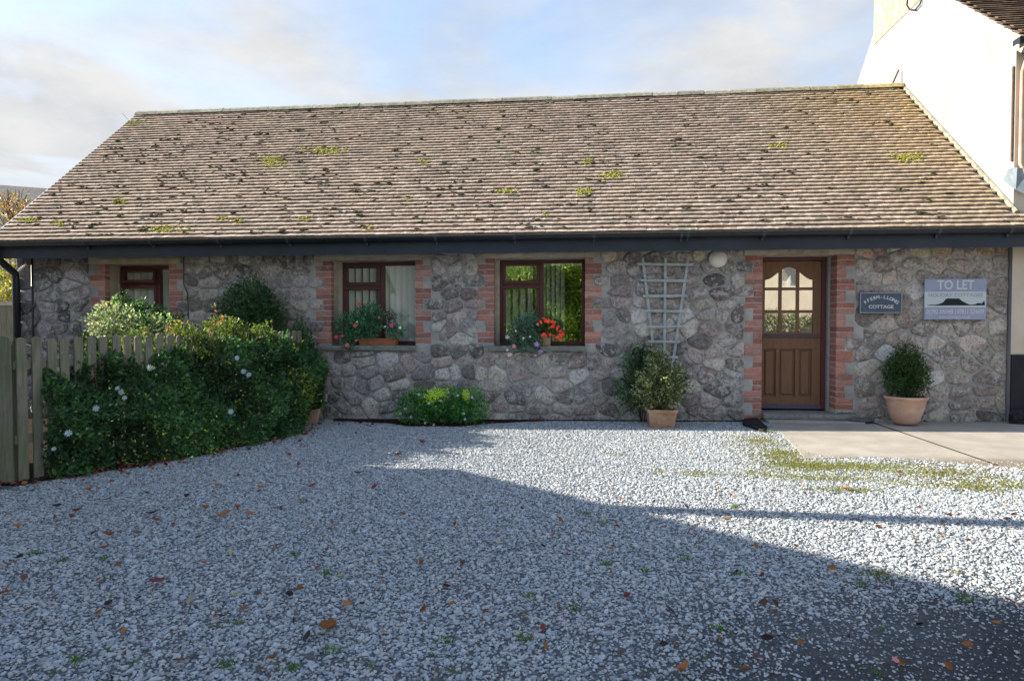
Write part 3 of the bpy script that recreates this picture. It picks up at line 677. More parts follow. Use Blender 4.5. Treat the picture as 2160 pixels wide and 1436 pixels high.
# --- windows
def slats(parent, x0, x1, z0, z1, y, n, ang, cols, wd=.089):
    for i in range(n):
        x = x0 + (x1 - x0) * (i + .5) / n; a = R(ang + random.uniform(-6, 6)); c_ = random.choice(cols); f = random.uniform(.9, 1.05)
        m_ = MB(); hw = wd / 2; m_.add([(x - hw * math.cos(a), y - hw * math.sin(a), z0), (x, y - .004, z0), (x + hw * math.cos(a), y + hw * math.sin(a), z0),
                                          (x - hw * math.cos(a), y - hw * math.sin(a), z1), (x, y - .004, z1), (x + hw * math.cos(a), y + hw * math.sin(a), z1)], [(0, 1, 4, 3), (1, 2, 5, 4)], tuple(k * f for k in c_))
        m_.obj('blind_slat', 'blind_fabric', parent)
def window(x0, x1, z0, z1, split, vent, open_vent=False, gm='clear_glass', s_left=(7, 25), s_right=(6, 30), curtain=False, rx=None):
    Y = YW + REC; fr = .055
    m_ = MB()
    for a in ((x0, x1, z1 - fr, z1), (x0, x1, z0, z0 + fr), (x0, x0 + fr, z0 + fr, z1 - fr), (x1 - fr * .7, x1, z0 + fr, z1 - fr), (split - .032, split + .032, z0 + fr, z1 - fr)):
        m_.cbox(a[0], a[1], Y, Y + .07, a[2], a[3], .006)
    zv = z1 - fr - vent
    m_.cbox(x0 + fr, split - .032, Y + .001, Y + .069, zv - .022, zv + .022, .005)
    win = m_.obj('window', 'mahogany_upvc', cottage)
    m_ = MB(); m_.box(x0 - .062, x0 - .001, Y - .01, Y + .10, z0 + .002, z1 - .002); m_.obj('window_reveal', 'plaster', cottage)
    def sash(a, b, c, d, tilt=0):
        m2 = MB(); w = .045; y_ = Y - .018
        for q in ((a, b, d - w, d), (a, b, c, c + w), (a, a + w, c + w, d - w), (b - w, b, c + w, d - w)): m2.cbox(q[0], q[1], y_, Y + .03, q[2], q[3], .007)
        gm_ = MB(); gm_.box(a + w - .004, b - w + .004, Y + .004, Y + .010, c + w - .004, d - w + .004)
        if tilt:
            def tf(p):
                dz = p[2] - d; dy = p[1] - Y; return (p[0], Y + dy * math.cos(tilt) + dz * math.sin(tilt), d + dz * math.cos(tilt) - dy * math.sin(tilt))
            m2.v = [tf(p) for p in m2.v]; gm_.v = [tf(p) for p in gm_.v]
        m2.obj('sash', 'mahogany_upvc', win); gm_.obj('pane', gm, win)
    sash(x0 + fr - .012, split - .022, zv + .012, z1 - fr + .012, R(14) if open_vent else 0)
    sash(x0 + fr - .012, split - .022, z0 + fr - .012, zv - .012)
    m2 = MB(); m2.box(split + .030, x1 - fr * .7 + .002, Y + .02, Y + .026, z0 + fr - .003, z1 - fr + .003); m2.obj('pane', gm, win)
    yb = Y + .085
    cs = [(1, 1, 1), (.92, .95, .9), (.85, .9, .85)]
    if s_left: slats(win, x0 + fr, split, z0 + .02, z1 - .02, yb, s_left[0], s_left[1], cs)
    if s_right: slats(win, split, (rx or x1) - .02, z0 + .02, z1 - .02, yb, s_right[0], s_right[1], cs)
    if curtain:
        m2 = MB(); vs = []; n = 60
        for i in range(n + 1):
            x = split - .36 + .30 * i / n; yy = yb + .07 + .018 * math.sin(i * .9)
            vs += [(x, yy, z0 + .02), (x, yy, z1 - .05)]
        m2.add(vs, [(2 * i, 2 * i + 2, 2 * i + 3, 2 * i + 1) for i in range(n)]); m2.obj('curtain', 'curtain', win, smooth=True)
    return win
x0, x1, z0, z1 = WIN['w1']; window(x0 + .02, x1 - .01, z0 + .005, z1, -6.50, .23, True, 'clear_glass', (5, 32), (4, 50), True)
x0, x1, z0, z1 = WIN['w2']; window(x0 + .06, x1 - .01, z0 + .005, z1, W(806, 600, 9.5)[0], .30, False, 'clear_glass', (5, 36), (6, 30))
x0, x1, z0, z1 = WIN['w3']; window(x0 + .05, x1 - .01, z0 + .005, z1, W(1142, 600, 9.5)[0], .30, False, 'glass', (5, 40), (5, 52), rx=W(1195, 600, 9.6)[0])

# --- door
YD = YW + REC - .02
dx = lambda px: W(px, 650, YD)[0]
dz_ = lambda py: W(1670, py, YD)[1]
m_ = MB(); fx0, fx1 = DOOR[0] + .005, DOOR[1] - .035; zb = .125
m_.cbox(fx0, fx1, YD + .0, YD + .09, dz_(550), DOOR[3], .006); m_.cbox(fx0, fx0 + .06, YD, YD + .09, zb, dz_(550), .006); m_.cbox(fx1 - .06, fx1, YD, YD + .09, zb, dz_(550), .006)
m_.obj('door_frame', 'mahogany_upvc', cottage)
m_ = MB(); m_.box(DOOR[1] - .034, DOOR[1] - .004, YD - .06, YD + .05, .12, DOOR[3] - .003); m_.obj('edge_trim', 'metal_strip', cottage)
LX0, LX1 = fx0 + .062, fx1 - .062; zt = dz_(551); zm = dz_(709)
c0, c1 = dx(1614), dx(1716); cw = [(dx(1613), dx(1643)), (dx(1650), dx(1680)), (dx(1687), dx(1716))]
def arch(x):
    u = (x - (cw[1][0] + cw[1][1]) / 2) / ((c1 - c0) / 2); u = max(-1, min(1, u)); a, b = dz_(590), dz_(563)
    return a + (b - a) * (.5 + .5 * math.cos(math.pi * min(1, abs(u) * 1.02))) ** .9
m_ = MB(); y0, y1 = YD + .015, YD + .06
m_.cbox(LX0, c0, y0, y1, zm + .02, zt, .003); m_.cbox(c1, LX1, y0, y1, zm + .02, zt, .003)
N = 26
for i in range(N):
    a = c0 + (c1 - c0) * i / N; b = c0 + (c1 - c0) * (i + 1) / N; za, zb_ = arch(a), arch(b)
    m_.add([(a, y0, za), (b, y0, zb_), (b, y0, zt), (a, y0, zt), (a, y1, za), (b, y1, zb_), (b, y1, zt), (a, y1, zt)], [(0, 1, 2, 3), (7, 6, 5, 4), (0, 4, 5, 1), (2, 6, 7, 3)])
zr = [dz_(701), dz_(660), dz_(654), dz_(612), dz_(606)]
m_.cbox(c0, c1, y0 + .001, y1, zm + .02, zr[0], .004)
for a, b in ((zr[1], zr[2]), (zr[3], zr[4])): m_.cbox(c0, c1, y0 + .003, y1, a, b, .004)
for a, b in ((cw[0][1], cw[1][0]), (cw[1][1], cw[2][0])): m_.cbox(a, b, y0 + .005, y1 - .001, zr[0], arch((a + b) / 2) + .012, .004)
# lower leaf: rails, stiles, mullions
zb = .135; zp0, zp1 = dz_(836), dz_(736); pc = [(dx(1612), dx(1638)), (dx(1645), dx(1679)), (dx(1687), dx(1714))]
m_.cbox(LX0, LX1, y0, y1, zb, zp0, .003); m_.cbox(LX0, LX1, y0, y1, zp1, zm - .012, .003)
ed = [LX0] + [v for p in pc for v in p] + [LX1]
for i in range(0, 8, 2): m_.cbox(ed[i], ed[i + 1], y0 + .001, y1, zp0, zp1, .004)
door = m_.obj('door', 'door_wood', cottage)
for a, b in pc:
    q = MB(); q.box(a, b, YD + .045, YD + .055, zp0, zp1); q.cbox(a + .022, b - .022, YD + .026, YD + .046, zp0 + .022, zp1 - .022, .014); q.obj('panel', 'door_wood', door)
rows = [(zr[0], zr[1]), (zr[2], zr[3]), (zr[4], None)]
for a, b in cw:
    for lo, hi in rows:
        q = MB(); hi_ = hi if hi else max(arch(a), arch(b), arch((a + b) / 2)) + .004
        tl = random.uniform(-.004, .004); y_ = YD + .034
        q.add([(a - .003, y_ + tl, lo - .003), (b + .003, y_ - tl, lo - .003), (b + .003, y_ - tl * .5, hi_ + .003), (a - .003, y_ + tl * .5, hi_ + .003)], [(0, 1, 2, 3)])
        q.v += [(x, y + .006, zz) for x, y, zz in q.v]; q.c += q.c; q.f += [(7, 6, 5, 4), (0, 4, 5, 1), (1, 5, 6, 2), (2, 6, 7, 3), (3, 7, 4, 0)]
        q.obj('pane', 'door_glass', door)
q = MB(); q.poly([(0, 0)], 0, 0) if False else None
q = MB(); q.add([(LX0, YD + .014, zm - .014), (LX1, YD + .014, zm - .014), (LX1, YD - .02, zm - .008), (LX0, YD - .02, zm - .008), (LX0, YD - .012, zm + .010), (LX1, YD - .012, zm + .010), (LX0, YD + .014, zm + .022), (LX1, YD + .014, zm + .022)],
                 [(0, 1, 2, 3), (3, 2, 5, 4), (4, 5, 7, 6), (0, 3, 4, 6), (1, 7, 5, 2)]); q.obj('weather_bar', 'weather_bar', door)
q = MB(); q.add([(LX0, YD + .014, .14), (LX1, YD + .014, .14), (LX1, YD - .035, .145), (LX0, YD - .035, .145), (LX0, YD + .014, .20), (LX1, YD + .014, .20)], [(0, 1, 2, 3), (3, 2, 5, 4), (0, 3, 4), (1, 5, 2)]); q.obj('weather_bar', 'weather_bar', door)
# lower doorstep slab lies in front
rough_slab('doorstep', 2.42, 3.62, 8.93, 9.08, .0, .045, 'concrete', 6, .003, None); bpy.data.objects['doorstep']['kind'] = 'structure'

# ================================================================ NEIGHBOURING WHITE HOUSE (right)
XG = 5.472
wh = thing('house', (9, 12.6, 0), 'tall white rendered house with black plinth towering over the cottage roof end', 'house')
AY, AZ = 12.6, 7.53
def rake(y): return 4.83 + .777 * (y - 9.13) if y < AY else AZ - .925 * (y - AY)
mb = MB(); yb_ = 17.6; pts = [(9.13, -.3), (yb_, -.3), (yb_, rake(yb_)), (AY, AZ), (9.13, rake(9.13))]; x2 = 13.5
mb.add([(XG, y, z) for y, z in pts] + [(x2, y, z) for y, z in pts], [(4, 3, 2, 1, 0), (5, 6, 7, 8, 9), (0, 1, 6, 5), (1, 2, 7, 6)])
mb.obj('wall', 'white_render', wh)
mb = MB(); mb.add([(XG, 9.129, .92), (x2, 9.129, .92), (x2, 9.129, 4.85), (XG, 9.129, 4.85)], [(0, 1, 2, 3)]); mb.obj('front_wall', 'cream_render', wh)
mb = MB(); mb.box(XG - .0, x2, 9.105, 9.128, -.3, .92); mb.obj('plinth', 'plinth_paint', wh)
# verge and roof
a0 = math.atan(.777); U2 = Vector((0, math.cos(a0), math.sin(a0))); N2 = Vector((0, -math.sin(a0), math.cos(a0))); O2 = Vector((0, 9.13, rake(9.13)))
def HP(x, s_, h): return Vector((x, O2.y, O2.z)) + U2 * s_ + N2 * h
ln = (AY - 9.13) / math.cos(a0)
mb = MB(); e0 = -.22
mb.add([HP(XG - .05, e0, .0), HP(XG - .05, ln, .0), HP(XG - .05, ln, .16), HP(XG - .05, e0, .16), HP(XG + .12, e0, .0), HP(XG + .12, ln, .0), HP(XG + .12, ln, .16), HP(XG + .12, e0, .16)],
       [(3, 2, 1, 0), (0, 1, 5, 4), (3, 7, 6, 2), (0, 4, 7, 3)]); mb.obj('verge', 'verge_mortar', wh)
mb = MB(); mb.add([HP(XG, e0, .15), HP(x2, e0, .15), HP(x2, ln, .15), HP(XG, ln, .15)], [(0, 1, 2, 3)], (.8, .8, .8))
mb.add([(XG + .02, AY, AZ + .05), (x2, AY, AZ + .05), (x2, yb_ + .2, rake(yb_ + .2) + .04), (XG + .02, yb_ + .2, rake(yb_ + .2) + .04)], [(0, 1, 2, 3)]); mb.obj('roof', 'house_tile', wh)
hm = []
for i in range(8):
    f = random.uniform(.6, 1.7); m_ = MB(); vs = []
    for yy, h in ((0, .030), (.16, .004)):
        for xx in (-.082, .082): vs += [(xx, yy, h), (xx, yy, h - .014)]
    m_.add(vs, [(0, 2, 6, 4), (0, 1, 3, 2), (0, 4, 5, 1), (2, 3, 7, 6)], (f, f * .95, f * .9)); hm.append(m_.mesh('tile', 'house_tile'))
R2 = Matrix(((1, 0, 0), (0, U2.y, N2.y), (0, U2.z, N2.z)))
for r_ in range(30):
    for c_ in range(int(8 - .0 * r_)):
        X = XG - .055 + .082 + c_ * .166 + (.083 if r_ % 2 else 0)
        o = ob('tile', random.choice(hm), wh); o.matrix_parent_inverse = Matrix.Translation(-Vector(wh.location))
        o.matrix_basis = Matrix.Translation(HP(X, e0 - .02 + r_ * .105, .16)) @ (R2 @ Matrix.Rotation(random.gauss(0, .01), 3, 'Z')).to_4x4()
mb = MB(); mb.box(XG - .012, XG + .75, 11.55, 13.32, 6.62, 9.4); 
mb.v = [(x, y, z + (random.uniform(-.05, .05) if z < 7 else 0)) for x, y, z in mb.v]
mb.obj('chimney', 'chimney_stone', wh)
mb = extr(gut_prof(.065), XG - .12, x2, 8.93, 4.86); mb.box(XG - .125, XG - .118, 8.86, 9.0, 4.79, 4.86); mb.obj('gutter', 'black_plastic', wh)
mb = MB(); mb.box(XG - .03, x2, 8.99, 9.01, 4.70, 4.88); mb.obj('fascia', 'fascia_paint', wh)
mb = MB(); mb.tube([(XG + .10, 8.93, 4.80), (XG + .05, 9.02, 4.62), (XG + .045, 9.08, 4.5), (XG + .045, 9.085, 3.35), (XG + .10, 9.05, 3.2)], .024, 8); mb.obj('downpipe', 'terracotta_pale', wh, smooth=True)
mb = MB(); mb.tube([(XG - .012, 9.16, 4.6), (XG - .012, 9.16, 3.4)], .016, 6); mb.obj('corner_bead', 'bark', wh)
# lead flashing where roofs meet
mb = MB()
mb.add([(XG - .006, 9.08, 3.02), (XG - .006, 9.36, 3.20), (XG - .006, 9.24, 3.32), (XG - .006, 9.06, 3.30), (XG + .12, 9.02, 2.92), (XG + .14, 9.04, 3.26)], [(0, 3, 2, 1), (0, 4, 5, 3)]); mb.obj('flashing', 'zinc', wh)
mb = MB(); mb.tube([(XG - .02, 11.95, 7.0), (XG - .03, 12.0, 6.72), (XG - .03, 11.9, 6.6), (XG - .03, 11.7, 6.5), (XG - .03, 11.55, 6.52), (XG - .02, 11.5, 6.6)], .012, 6); mb.obj('cable', 'black_plastic', wh)

# ================================================================ NEIGHBOURING HOUSE off to the left (casts the long shadow) AND POLE
nh = thing('neighbour_house', (-9.5, 1.55, 0), 'cream gabled house standing left of the gravel yard beside the pole', 'house')
xa, xb = -13, -6.5; ya, yb2 = -2.75, 5.85; ry = 1.55; 
rk = lambda y: 5.11 - abs(y - ry) * .605
mb = MB(); pp = [(ya, -.3), (yb2, -.3), (yb2, rk(yb2)), (ry, rk(ry)), (ya, rk(ya))]
mb.add([(xb, y, z) for y, z in pp] + [(xa, y, z) for y, z in pp], [(0, 1, 2, 3, 4), (9, 8, 7, 6, 5), (1, 6, 7, 2), (0, 4, 9, 5)]); mb.obj('wall', 'cream_render', nh)
mb = MB()
for ye, sgn in ((yb2 + .52, 1), (ya - .28, -1)):
    mb.add([(xb + .08, ry, rk(ry) + .0), (xa, ry, rk(ry)), (xa, ye, rk(ye)), (xb + .08, ye, rk(ye)), (xb + .08, ry, rk(ry) + .12), (xa, ry, rk(ry) + .12), (xa, ye, rk(ye) + .12), (xb + .08, ye, rk(ye) + .12)],
           [(0, 1, 2, 3), (4, 7, 6, 5), (0, 3, 7, 4), (3, 2, 6, 7), (2, 1, 5, 6)], (1, 1, 1))
mb.obj('roof', 'house_tile', nh)
for y_, z_ in ((.2, 1.0), (3.2, 1.0)):
    m_ = MB(); m_.box(xb, xb + .03, y_, y_ + 1.0, z_, z_ + 1.1); w_ = m_.obj('window', 'sign_white', nh)
    m_ = MB(); m_.box(xb + .031, xb + .036, y_ + .08, y_ + .92, z_ + .08, z_ + 1.02); m_.obj('pane', 'glass', w_)
pole = thing('telegraph_pole', (-6.05, 5.24, 0), 'weathered brown timber pole beside the cream gable', 'pole')
mb = MB(); mb.tube([(-6.05, 5.24, -.3), (-6.05, 5.24, 8.2)], .10, 12, None, .085); mb.obj('shaft', 'pole_wood', pole, smooth=True)
mb = MB(); mb.box(-6.35, -5.75, 5.13, 5.19, 7.7, 7.78); mb.obj('crossarm', 'pole_wood', pole)

# ================================================================ BEHIND THE CAMERA (mirrored in the panes)
bh = thing('cream_house', (12, -9, 0), 'cream rendered house across the lane facing the cottage door', 'house')
Mx = Matrix.Translation((9.0, -9.5, 0)) @ Matrix.Rotation(R(24), 4, 'Z')
mb = MB(); mb.box(-6, 6, -4, 0, -.3, 5.2, None, Mx); mb.obj('wall', 'cream_render', bh)
mb = MB(); mb.add([Mx @ Vector(v) for v in [(-6.3, .3, 5.0), (6.3, .3, 5.0), (6.3, -2, 7.2), (-6.3, -2, 7.2), (6.3, -4.3, 5.0), (-6.3, -4.3, 5.0)]], [(0, 1, 2, 3), (3, 2, 4, 5)]); mb.obj('roof', 'house_tile', bh)
for x_ in (-4.2, -1.2, 2.0):
    m_ = MB(); m_.box(x_, x_ + 1.1, 0, .04, 2.9, 4.1, None, Mx); w_ = m_.obj('window', 'sign_white', bh)
    m_ = MB(); m_.box(x_ + .1, x_ + 1.0, .041, .05, 3.0, 4.0, None, Mx); m_.obj('pane', 'slate', w_)
# rubble garden wall with hedge on top, and tall sunlit hedge
gw = thing('garden_wall', (7, -4.6, 0), 'low rubble garden wall across the lane topped by a clipped hedge', 'wall')
mb = MB(); mb.box(3.6, 13, -4.9, -4.5, -.3, 1.15); mb.obj('wall', 'chimney_stone', gw)
P_ = []; 
for k in range(9000): P_.append((random.uniform(3.6, 13), random.uniform(-5.1, -4.3), 1.1 + random.random() * .6 * (1 + .3 * gn(k * .1, 0, 0))))
P_ = np.array(P_); leaves(P_, .09, np.tile([0, .5, .6], (len(P_), 1)), [(.05, .08, .02), (.08, .11, .03)], parent=gw, name='hedge_leaves')
th = thing('hedge', (0, -7.5, 0), 'tall yellow green hedge across the lane catching the sun', 'hedge')
n_ = 30000; px_ = RNG.uniform(-4.2, 3.2, n_); hgt = 4.3 + .3 * np.sin(px_ * 1.3) + .3 * np.sin(px_ * 3.1 + 1)
pz_ = RNG.uniform(-.1, 1, n_) * hgt; py_ = -6.6 - RNG.exponential(.25, n_) - .35 * np.sin(px_ * 2.2) * np.sin(pz_ * 2.1 + px_) - pz_ * .12
leaves(np.c_[px_, py_, pz_], .13, np.tile([-.2, .6, .5], (n_, 1)), [(.26, .32, .05), (.18, .26, .04), (.34, .36, .07), (.08, .14, .03)], parent=th, name='foliage')
mb = MB(); mb.box(-4, 3, -8.4, -7.5, -.3, 3.6); mb.obj('stem_mass', 'bark', th)

# ================================================================ PICKET FENCE
F0 = Vector((-4.90, 5.20, 0)); FD = Vector((1, 3.85, 0)).normalized(); FN = Vector((FD.y, -FD.x, 0))
FD0 = Vector((-1, -.12, 0)).normalized(); FN0 = Vector((.12, -1, 0)).normalized()
def FP(s_, off=0, z=0):
    p = F0 + FD * s_ + FN * off if s_ >= 0 else F0 + FD0 * -s_ + FN0 * off
    if s_ < 0: return Vector((p.x, p.y, z + gz(p.x, p.y)))
    return Vector((p.x, p.y, z + gz(p.x, p.y)))
fence = thing('picket_fence', (-4.4, 7.1, 0), 'weathered timber picket fence with rounded tops half buried in the climbing hedge', 'fence')
def picket(s_, w, top, off, base=.03, rnd=True):
    pts = [(-w / 2, base), (w / 2, base)]
    if rnd:
        for i in range(7): a = math.pi * i / 6; pts.append((math.cos(a) * w / 2, top - w * .35 + math.sin(a) * w * .35))
    else: pts += [(w / 2, top), (-w / 2, top)]
    m_ = MB(); n = len(pts); vs = []
    lean = random.uniform(-.008, .008)
    for oy in (off + .018, off):
        for a, z in pts: vs.append(FP(s_ + a + lean * z, oy, z))
    m_.add(vs, [tuple(range(n)), tuple(range(2 * n - 1, n - 1, -1))] + [(i, i + n, (i + 1) % n + n, (i + 1) % n) for i in range(n)])
    m_.obj('picket', 'fence', fence)
s_ = -1.25; k = 0
while s_ < .10:
    picket(s_, .108, 1.285 + random.uniform(-.012, .012), .0 if k % 2 == 0 else -.05); s_ += .098; k += 1
s_ = .055
while s_ < 3.93:
    picket(s_, .082, 1.275 + .02 * s_ / 4 + random.uniform(-.014, .014), 0); s_ += .128
for z_ in (.35, 1.0):
    m_ = MB(); m_.add([FP(a, o_, z) for a in (0, 3.95) for o_, z in ((-.004, z_), (-.04, z_), (-.04, z_ + .075), (-.004, z_ + .075))], [(0, 1, 5, 4), (1, 2, 6, 5), (2, 3, 7, 6), (3, 0, 4, 7), (3, 2, 1, 0), (4, 5, 6, 7)]); m_.obj('rail', 'fence', fence)
for a in (.05, 2.0, 3.9):
    m_ = MB(); m_.add([FP(a + da, o_, z) for z in (-.1, 1.22) for da, o_ in ((-.04, -.045), (.04, -.045), (.04, -.125), (-.04, -.125))], [(3, 2, 1, 0), (4, 5, 6, 7), (0, 1, 5, 4), (1, 2, 6, 5), (2, 3, 7, 6), (3, 0, 4, 7)]); m_.obj('post', 'fence', fence)

# ================================================================ HEDGE on the fence
hedge = thing('climbing_hedge', (-4.1, 7.2, 0), 'dense dark green climbing hedge with pale starry flowers swallowing the picket fence', 'hedge')
def I(x, xp, fp): return np.interp(x, xp, fp)
SA = [0, .25, .5, .9, 1.66, 2.46, 3.0, 3.5, 3.95]; OFFB = [.02, .10, .22, .40, .52, .66, .55, .22, .12]; OFFT = [.04, .08, .10, .14, .22, .30, .34, .30, .22]
TOPH = [.3, .85, 1.06, .98, 1.05, 1.16, 1.18, 1.02, 1.0]
def hedge_pts(n, depth):
    s_ = RNG.uniform(.22, 3.97, n); top = I(s_, SA, TOPH) + .07 * np.sin(s_ * 9) + .05 * np.sin(s_ * 23 + 1)
    v = RNG.uniform(0, 1, n) ** .9; z = v * top
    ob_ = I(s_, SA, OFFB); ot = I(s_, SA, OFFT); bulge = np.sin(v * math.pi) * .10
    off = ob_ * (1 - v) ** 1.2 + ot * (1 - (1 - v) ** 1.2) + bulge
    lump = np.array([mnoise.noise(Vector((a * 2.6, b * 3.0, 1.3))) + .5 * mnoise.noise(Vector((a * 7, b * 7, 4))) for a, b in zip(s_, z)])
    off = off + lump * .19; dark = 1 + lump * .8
    topc = np.clip((v - .85) / .15, 0, 1); off = off - topc * RNG.uniform(0, 1, n) * (off + .08)
    off = off - RNG.exponential(depth, n)
    P = np.array(F0)[None] + np.array(FD)[None] * s_[:, None] + np.array(FN)[None] * off[:, None]
    P[:, 2] = z + np.array([gz(a, 0) for a in P[:, 0]])
    return P, s_, v, dark
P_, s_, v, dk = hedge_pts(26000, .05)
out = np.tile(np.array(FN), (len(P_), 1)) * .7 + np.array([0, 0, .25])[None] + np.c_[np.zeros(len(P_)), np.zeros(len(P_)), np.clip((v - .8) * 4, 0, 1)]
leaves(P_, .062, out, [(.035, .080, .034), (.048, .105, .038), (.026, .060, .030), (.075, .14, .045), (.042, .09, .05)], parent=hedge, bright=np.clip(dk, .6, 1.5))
# top growth with sunlight put into its yellow-green leaf colours, and a yellow-green clump by the wall end
n_ = 9000; s2 = RNG.uniform(.85, 3.6, n_); hh = I(s2, [.85, 1.2, 1.7, 2.1, 2.45, 2.8, 3.2, 3.6], [1.16, 1.20, 1.24, 1.26, 1.35, 1.32, 1.14, .98])
z2 = hh - RNG.exponential(.16, n_) + .04 * np.sin(s2 * 31); o2 = RNG.uniform(-.45, np.where(s2 < 1.6, -.06, .28), n_); kp = (np.sin(s2 * 6.3 + 1) + np.sin(s2 * 14 + o2 * 9) + RNG.uniform(-1.2, 1.2, n_) > -.55) | (s2 > 1.9); s2, z2, o2 = s2[kp], z2[kp], o2[kp]; z2 = z2 + .07 * np.sin(s2 * 11 + o2 * 5); n_ = len(s2)
P2 = np.array(F0)[None] + np.array(FD)[None] * s2[:, None] + np.array(FN)[None] * o2[:, None]; P2[:, 2] = z2 - .05
leaves(P2, .050, np.tile([0, 0, 1.], (n_, 1)), [(.060, .080, .018), (.040, .065, .018), (.085, .10, .028), (.03, .055, .018)], parent=hedge, label='growth along the top, leaves coloured yellow green as if sunlit', name='foliage')
n_ = 900; q = RNG.normal(size=(n_, 3)) * np.array([.10, .12, .13]); P2 = np.array(FP(3.2, .45, .48))[None] + q
leaves(P2, .055, np.tile([.4, -.4, .4], (n_, 1)), [(.14, .17, .03), (.09, .13, .03), (.20, .20, .04)], parent=hedge, label='yellowing growth low at the wall end')
# upright shoots with reddish tips
mb = MB(); P2 = []
for px, top, sA in [(478, 640, 2.3), (492, 662, 2.35), (425, 672, 1.85), (380, 676, 1.6), (395, 668, 1.7), (440, 680, 1.95), (510, 668, 2.5), (468, 672, 2.2), (340, 690, 1.35)]:
    b = FP(sA, -.05, 1.2); h = (682 - top) / 1390 * 7.6 + CAMZ - b.z; t = b + Vector((random.uniform(-.06, .06), 0, h)); mb.tube([b, (b + t) / 2 + Vector((.01, 0, 0)), t], .004, 5, None, .002)
    for k in range(16): f = random.uniform(.3, 1); P2.append(tuple(b.lerp(t, f)))
mb.obj('stem', 'bark', hedge)
P2 = np.array(P2); leaves(P2, .040, RNG.normal(size=(len(P2), 3)), [(.20, .08, .05), (.16, .14, .05), (.25, .13, .07), (.12, .15, .04)], parent=hedge, label='reddish tips of upright shoots')
mb = MB()
for k in range(26):
    a = random.uniform(.3, 3.8); b = FP(a, .03, .0); mb.tube([b, b + Vector((random.uniform(-.1, .1), random.uniform(-.1, .1), .5)), b + Vector((random.uniform(-.2, .2), random.uniform(-.2, .2), 1.0))], .008, 5)
mb.obj('stem', 'bark', hedge)
# flat twiggy core keeps daylight from leaking through
mb = MB(); a_ = [(.5, .08), (.9, .20), (1.66, .30), (2.46, .40), (3.0, .34), (3.7, .1)]
vs = [];
for s1, o_ in a_: vs += [FP(s1, o_ + .04, 0), FP(s1, .05, I(s1, SA, TOPH) - .2), FP(s1, .02, 0)]
fs = []
for i in range(len(a_) - 1): fs += [(3 * i, 3 * i + 3, 3 * i + 4, 3 * i + 1), (3 * i + 1, 3 * i + 4, 3 * i + 5, 3 * i + 2)]
# starry flowers
def star(name, c, r, nrm, parent, colp, colc, n=10, mat='petal'):
    m_ = MB(); nrm = Vector(nrm).normalized(); a = nrm.orthogonal().normalized(); b = nrm.cross(a); c = Vector(c)
    for k in range(n):
        t = 2 * math.pi * k / n + random.uniform(-.1, .1); d = a * math.cos(t) + b * math.sin(t); e = nrm.cross(d)
        m_.add([c + nrm * .004, c + d * r * .6 + e * r * .17 + nrm * .008, c + d * r + nrm * random.uniform(-.006, .01), c + d * r * .6 - e * r * .17 + nrm * .008], [(0, 1, 2, 3)], colp)
    for k in range(5):
        t = 2 * math.pi * k / 5; d = a * math.cos(t) + b * math.sin(t); e = nrm.cross(d)
        m_.add([c + nrm * .012, c + d * r * .25 + e * r * .12 + nrm * .016, c + d * r * .25 - e * r * .12 + nrm * .016], [(0, 1, 2)], colc)
    return m_.obj(name, mat, parent)
def hedge_surface(px, py):
    x, y, u = _ray(px, py); best = None
    for i in range(400):
        t = 4.5 + i * .012; p = Vector((x * t, y * t, CAMZ + u * t)); rel = p - F0; sa = rel.dot(FD); of = rel.dot(FN); 
        if sa < 0 or sa > 4: continue
        zz = p.z - gz(p.x, p.y); top = float(I(sa, SA, TOPH)); vv = min(1, max(0, zz / top)); lim = float(I(sa, SA, OFFB)) * (1 - vv) ** 1.2 + float(I(sa, SA, OFFT)) * (1 - (1 - vv) ** 1.2) + math.sin(vv * math.pi) * .10 + .09
        if of < lim: return p
    return Vector((x * 6, y * 6, CAMZ + u * 6))
for px, py, r in [(147, 912, .048), (205, 860, .042), (258, 826, .045), (250, 818, .035), (265, 838, .035), (318, 775, .048), (487, 867, .045), (500, 755, .042), (514, 783, .045), (525, 790, .045), (117, 945, .03)]:
    p = hedge_surface(px, py); star('flower', p + Vector((.02, -.04, 0)), r * .78, (random.uniform(-.6, .6) + .3, -1, random.uniform(0, .7)), hedge, (.40, .42, .45), (.30, .33, .55))
for k in range(70):    # small pale buds and seed heads
    px, py = random.uniform(130, 640), random.uniform(740, 960); p = hedge_surface(px, py)
    star('bud', p + Vector((.02, -.04, 0)), random.uniform(.008, .014), (.2, -1, .2), hedge, (.40, .42, .30), (.3, .3, .2), 6)

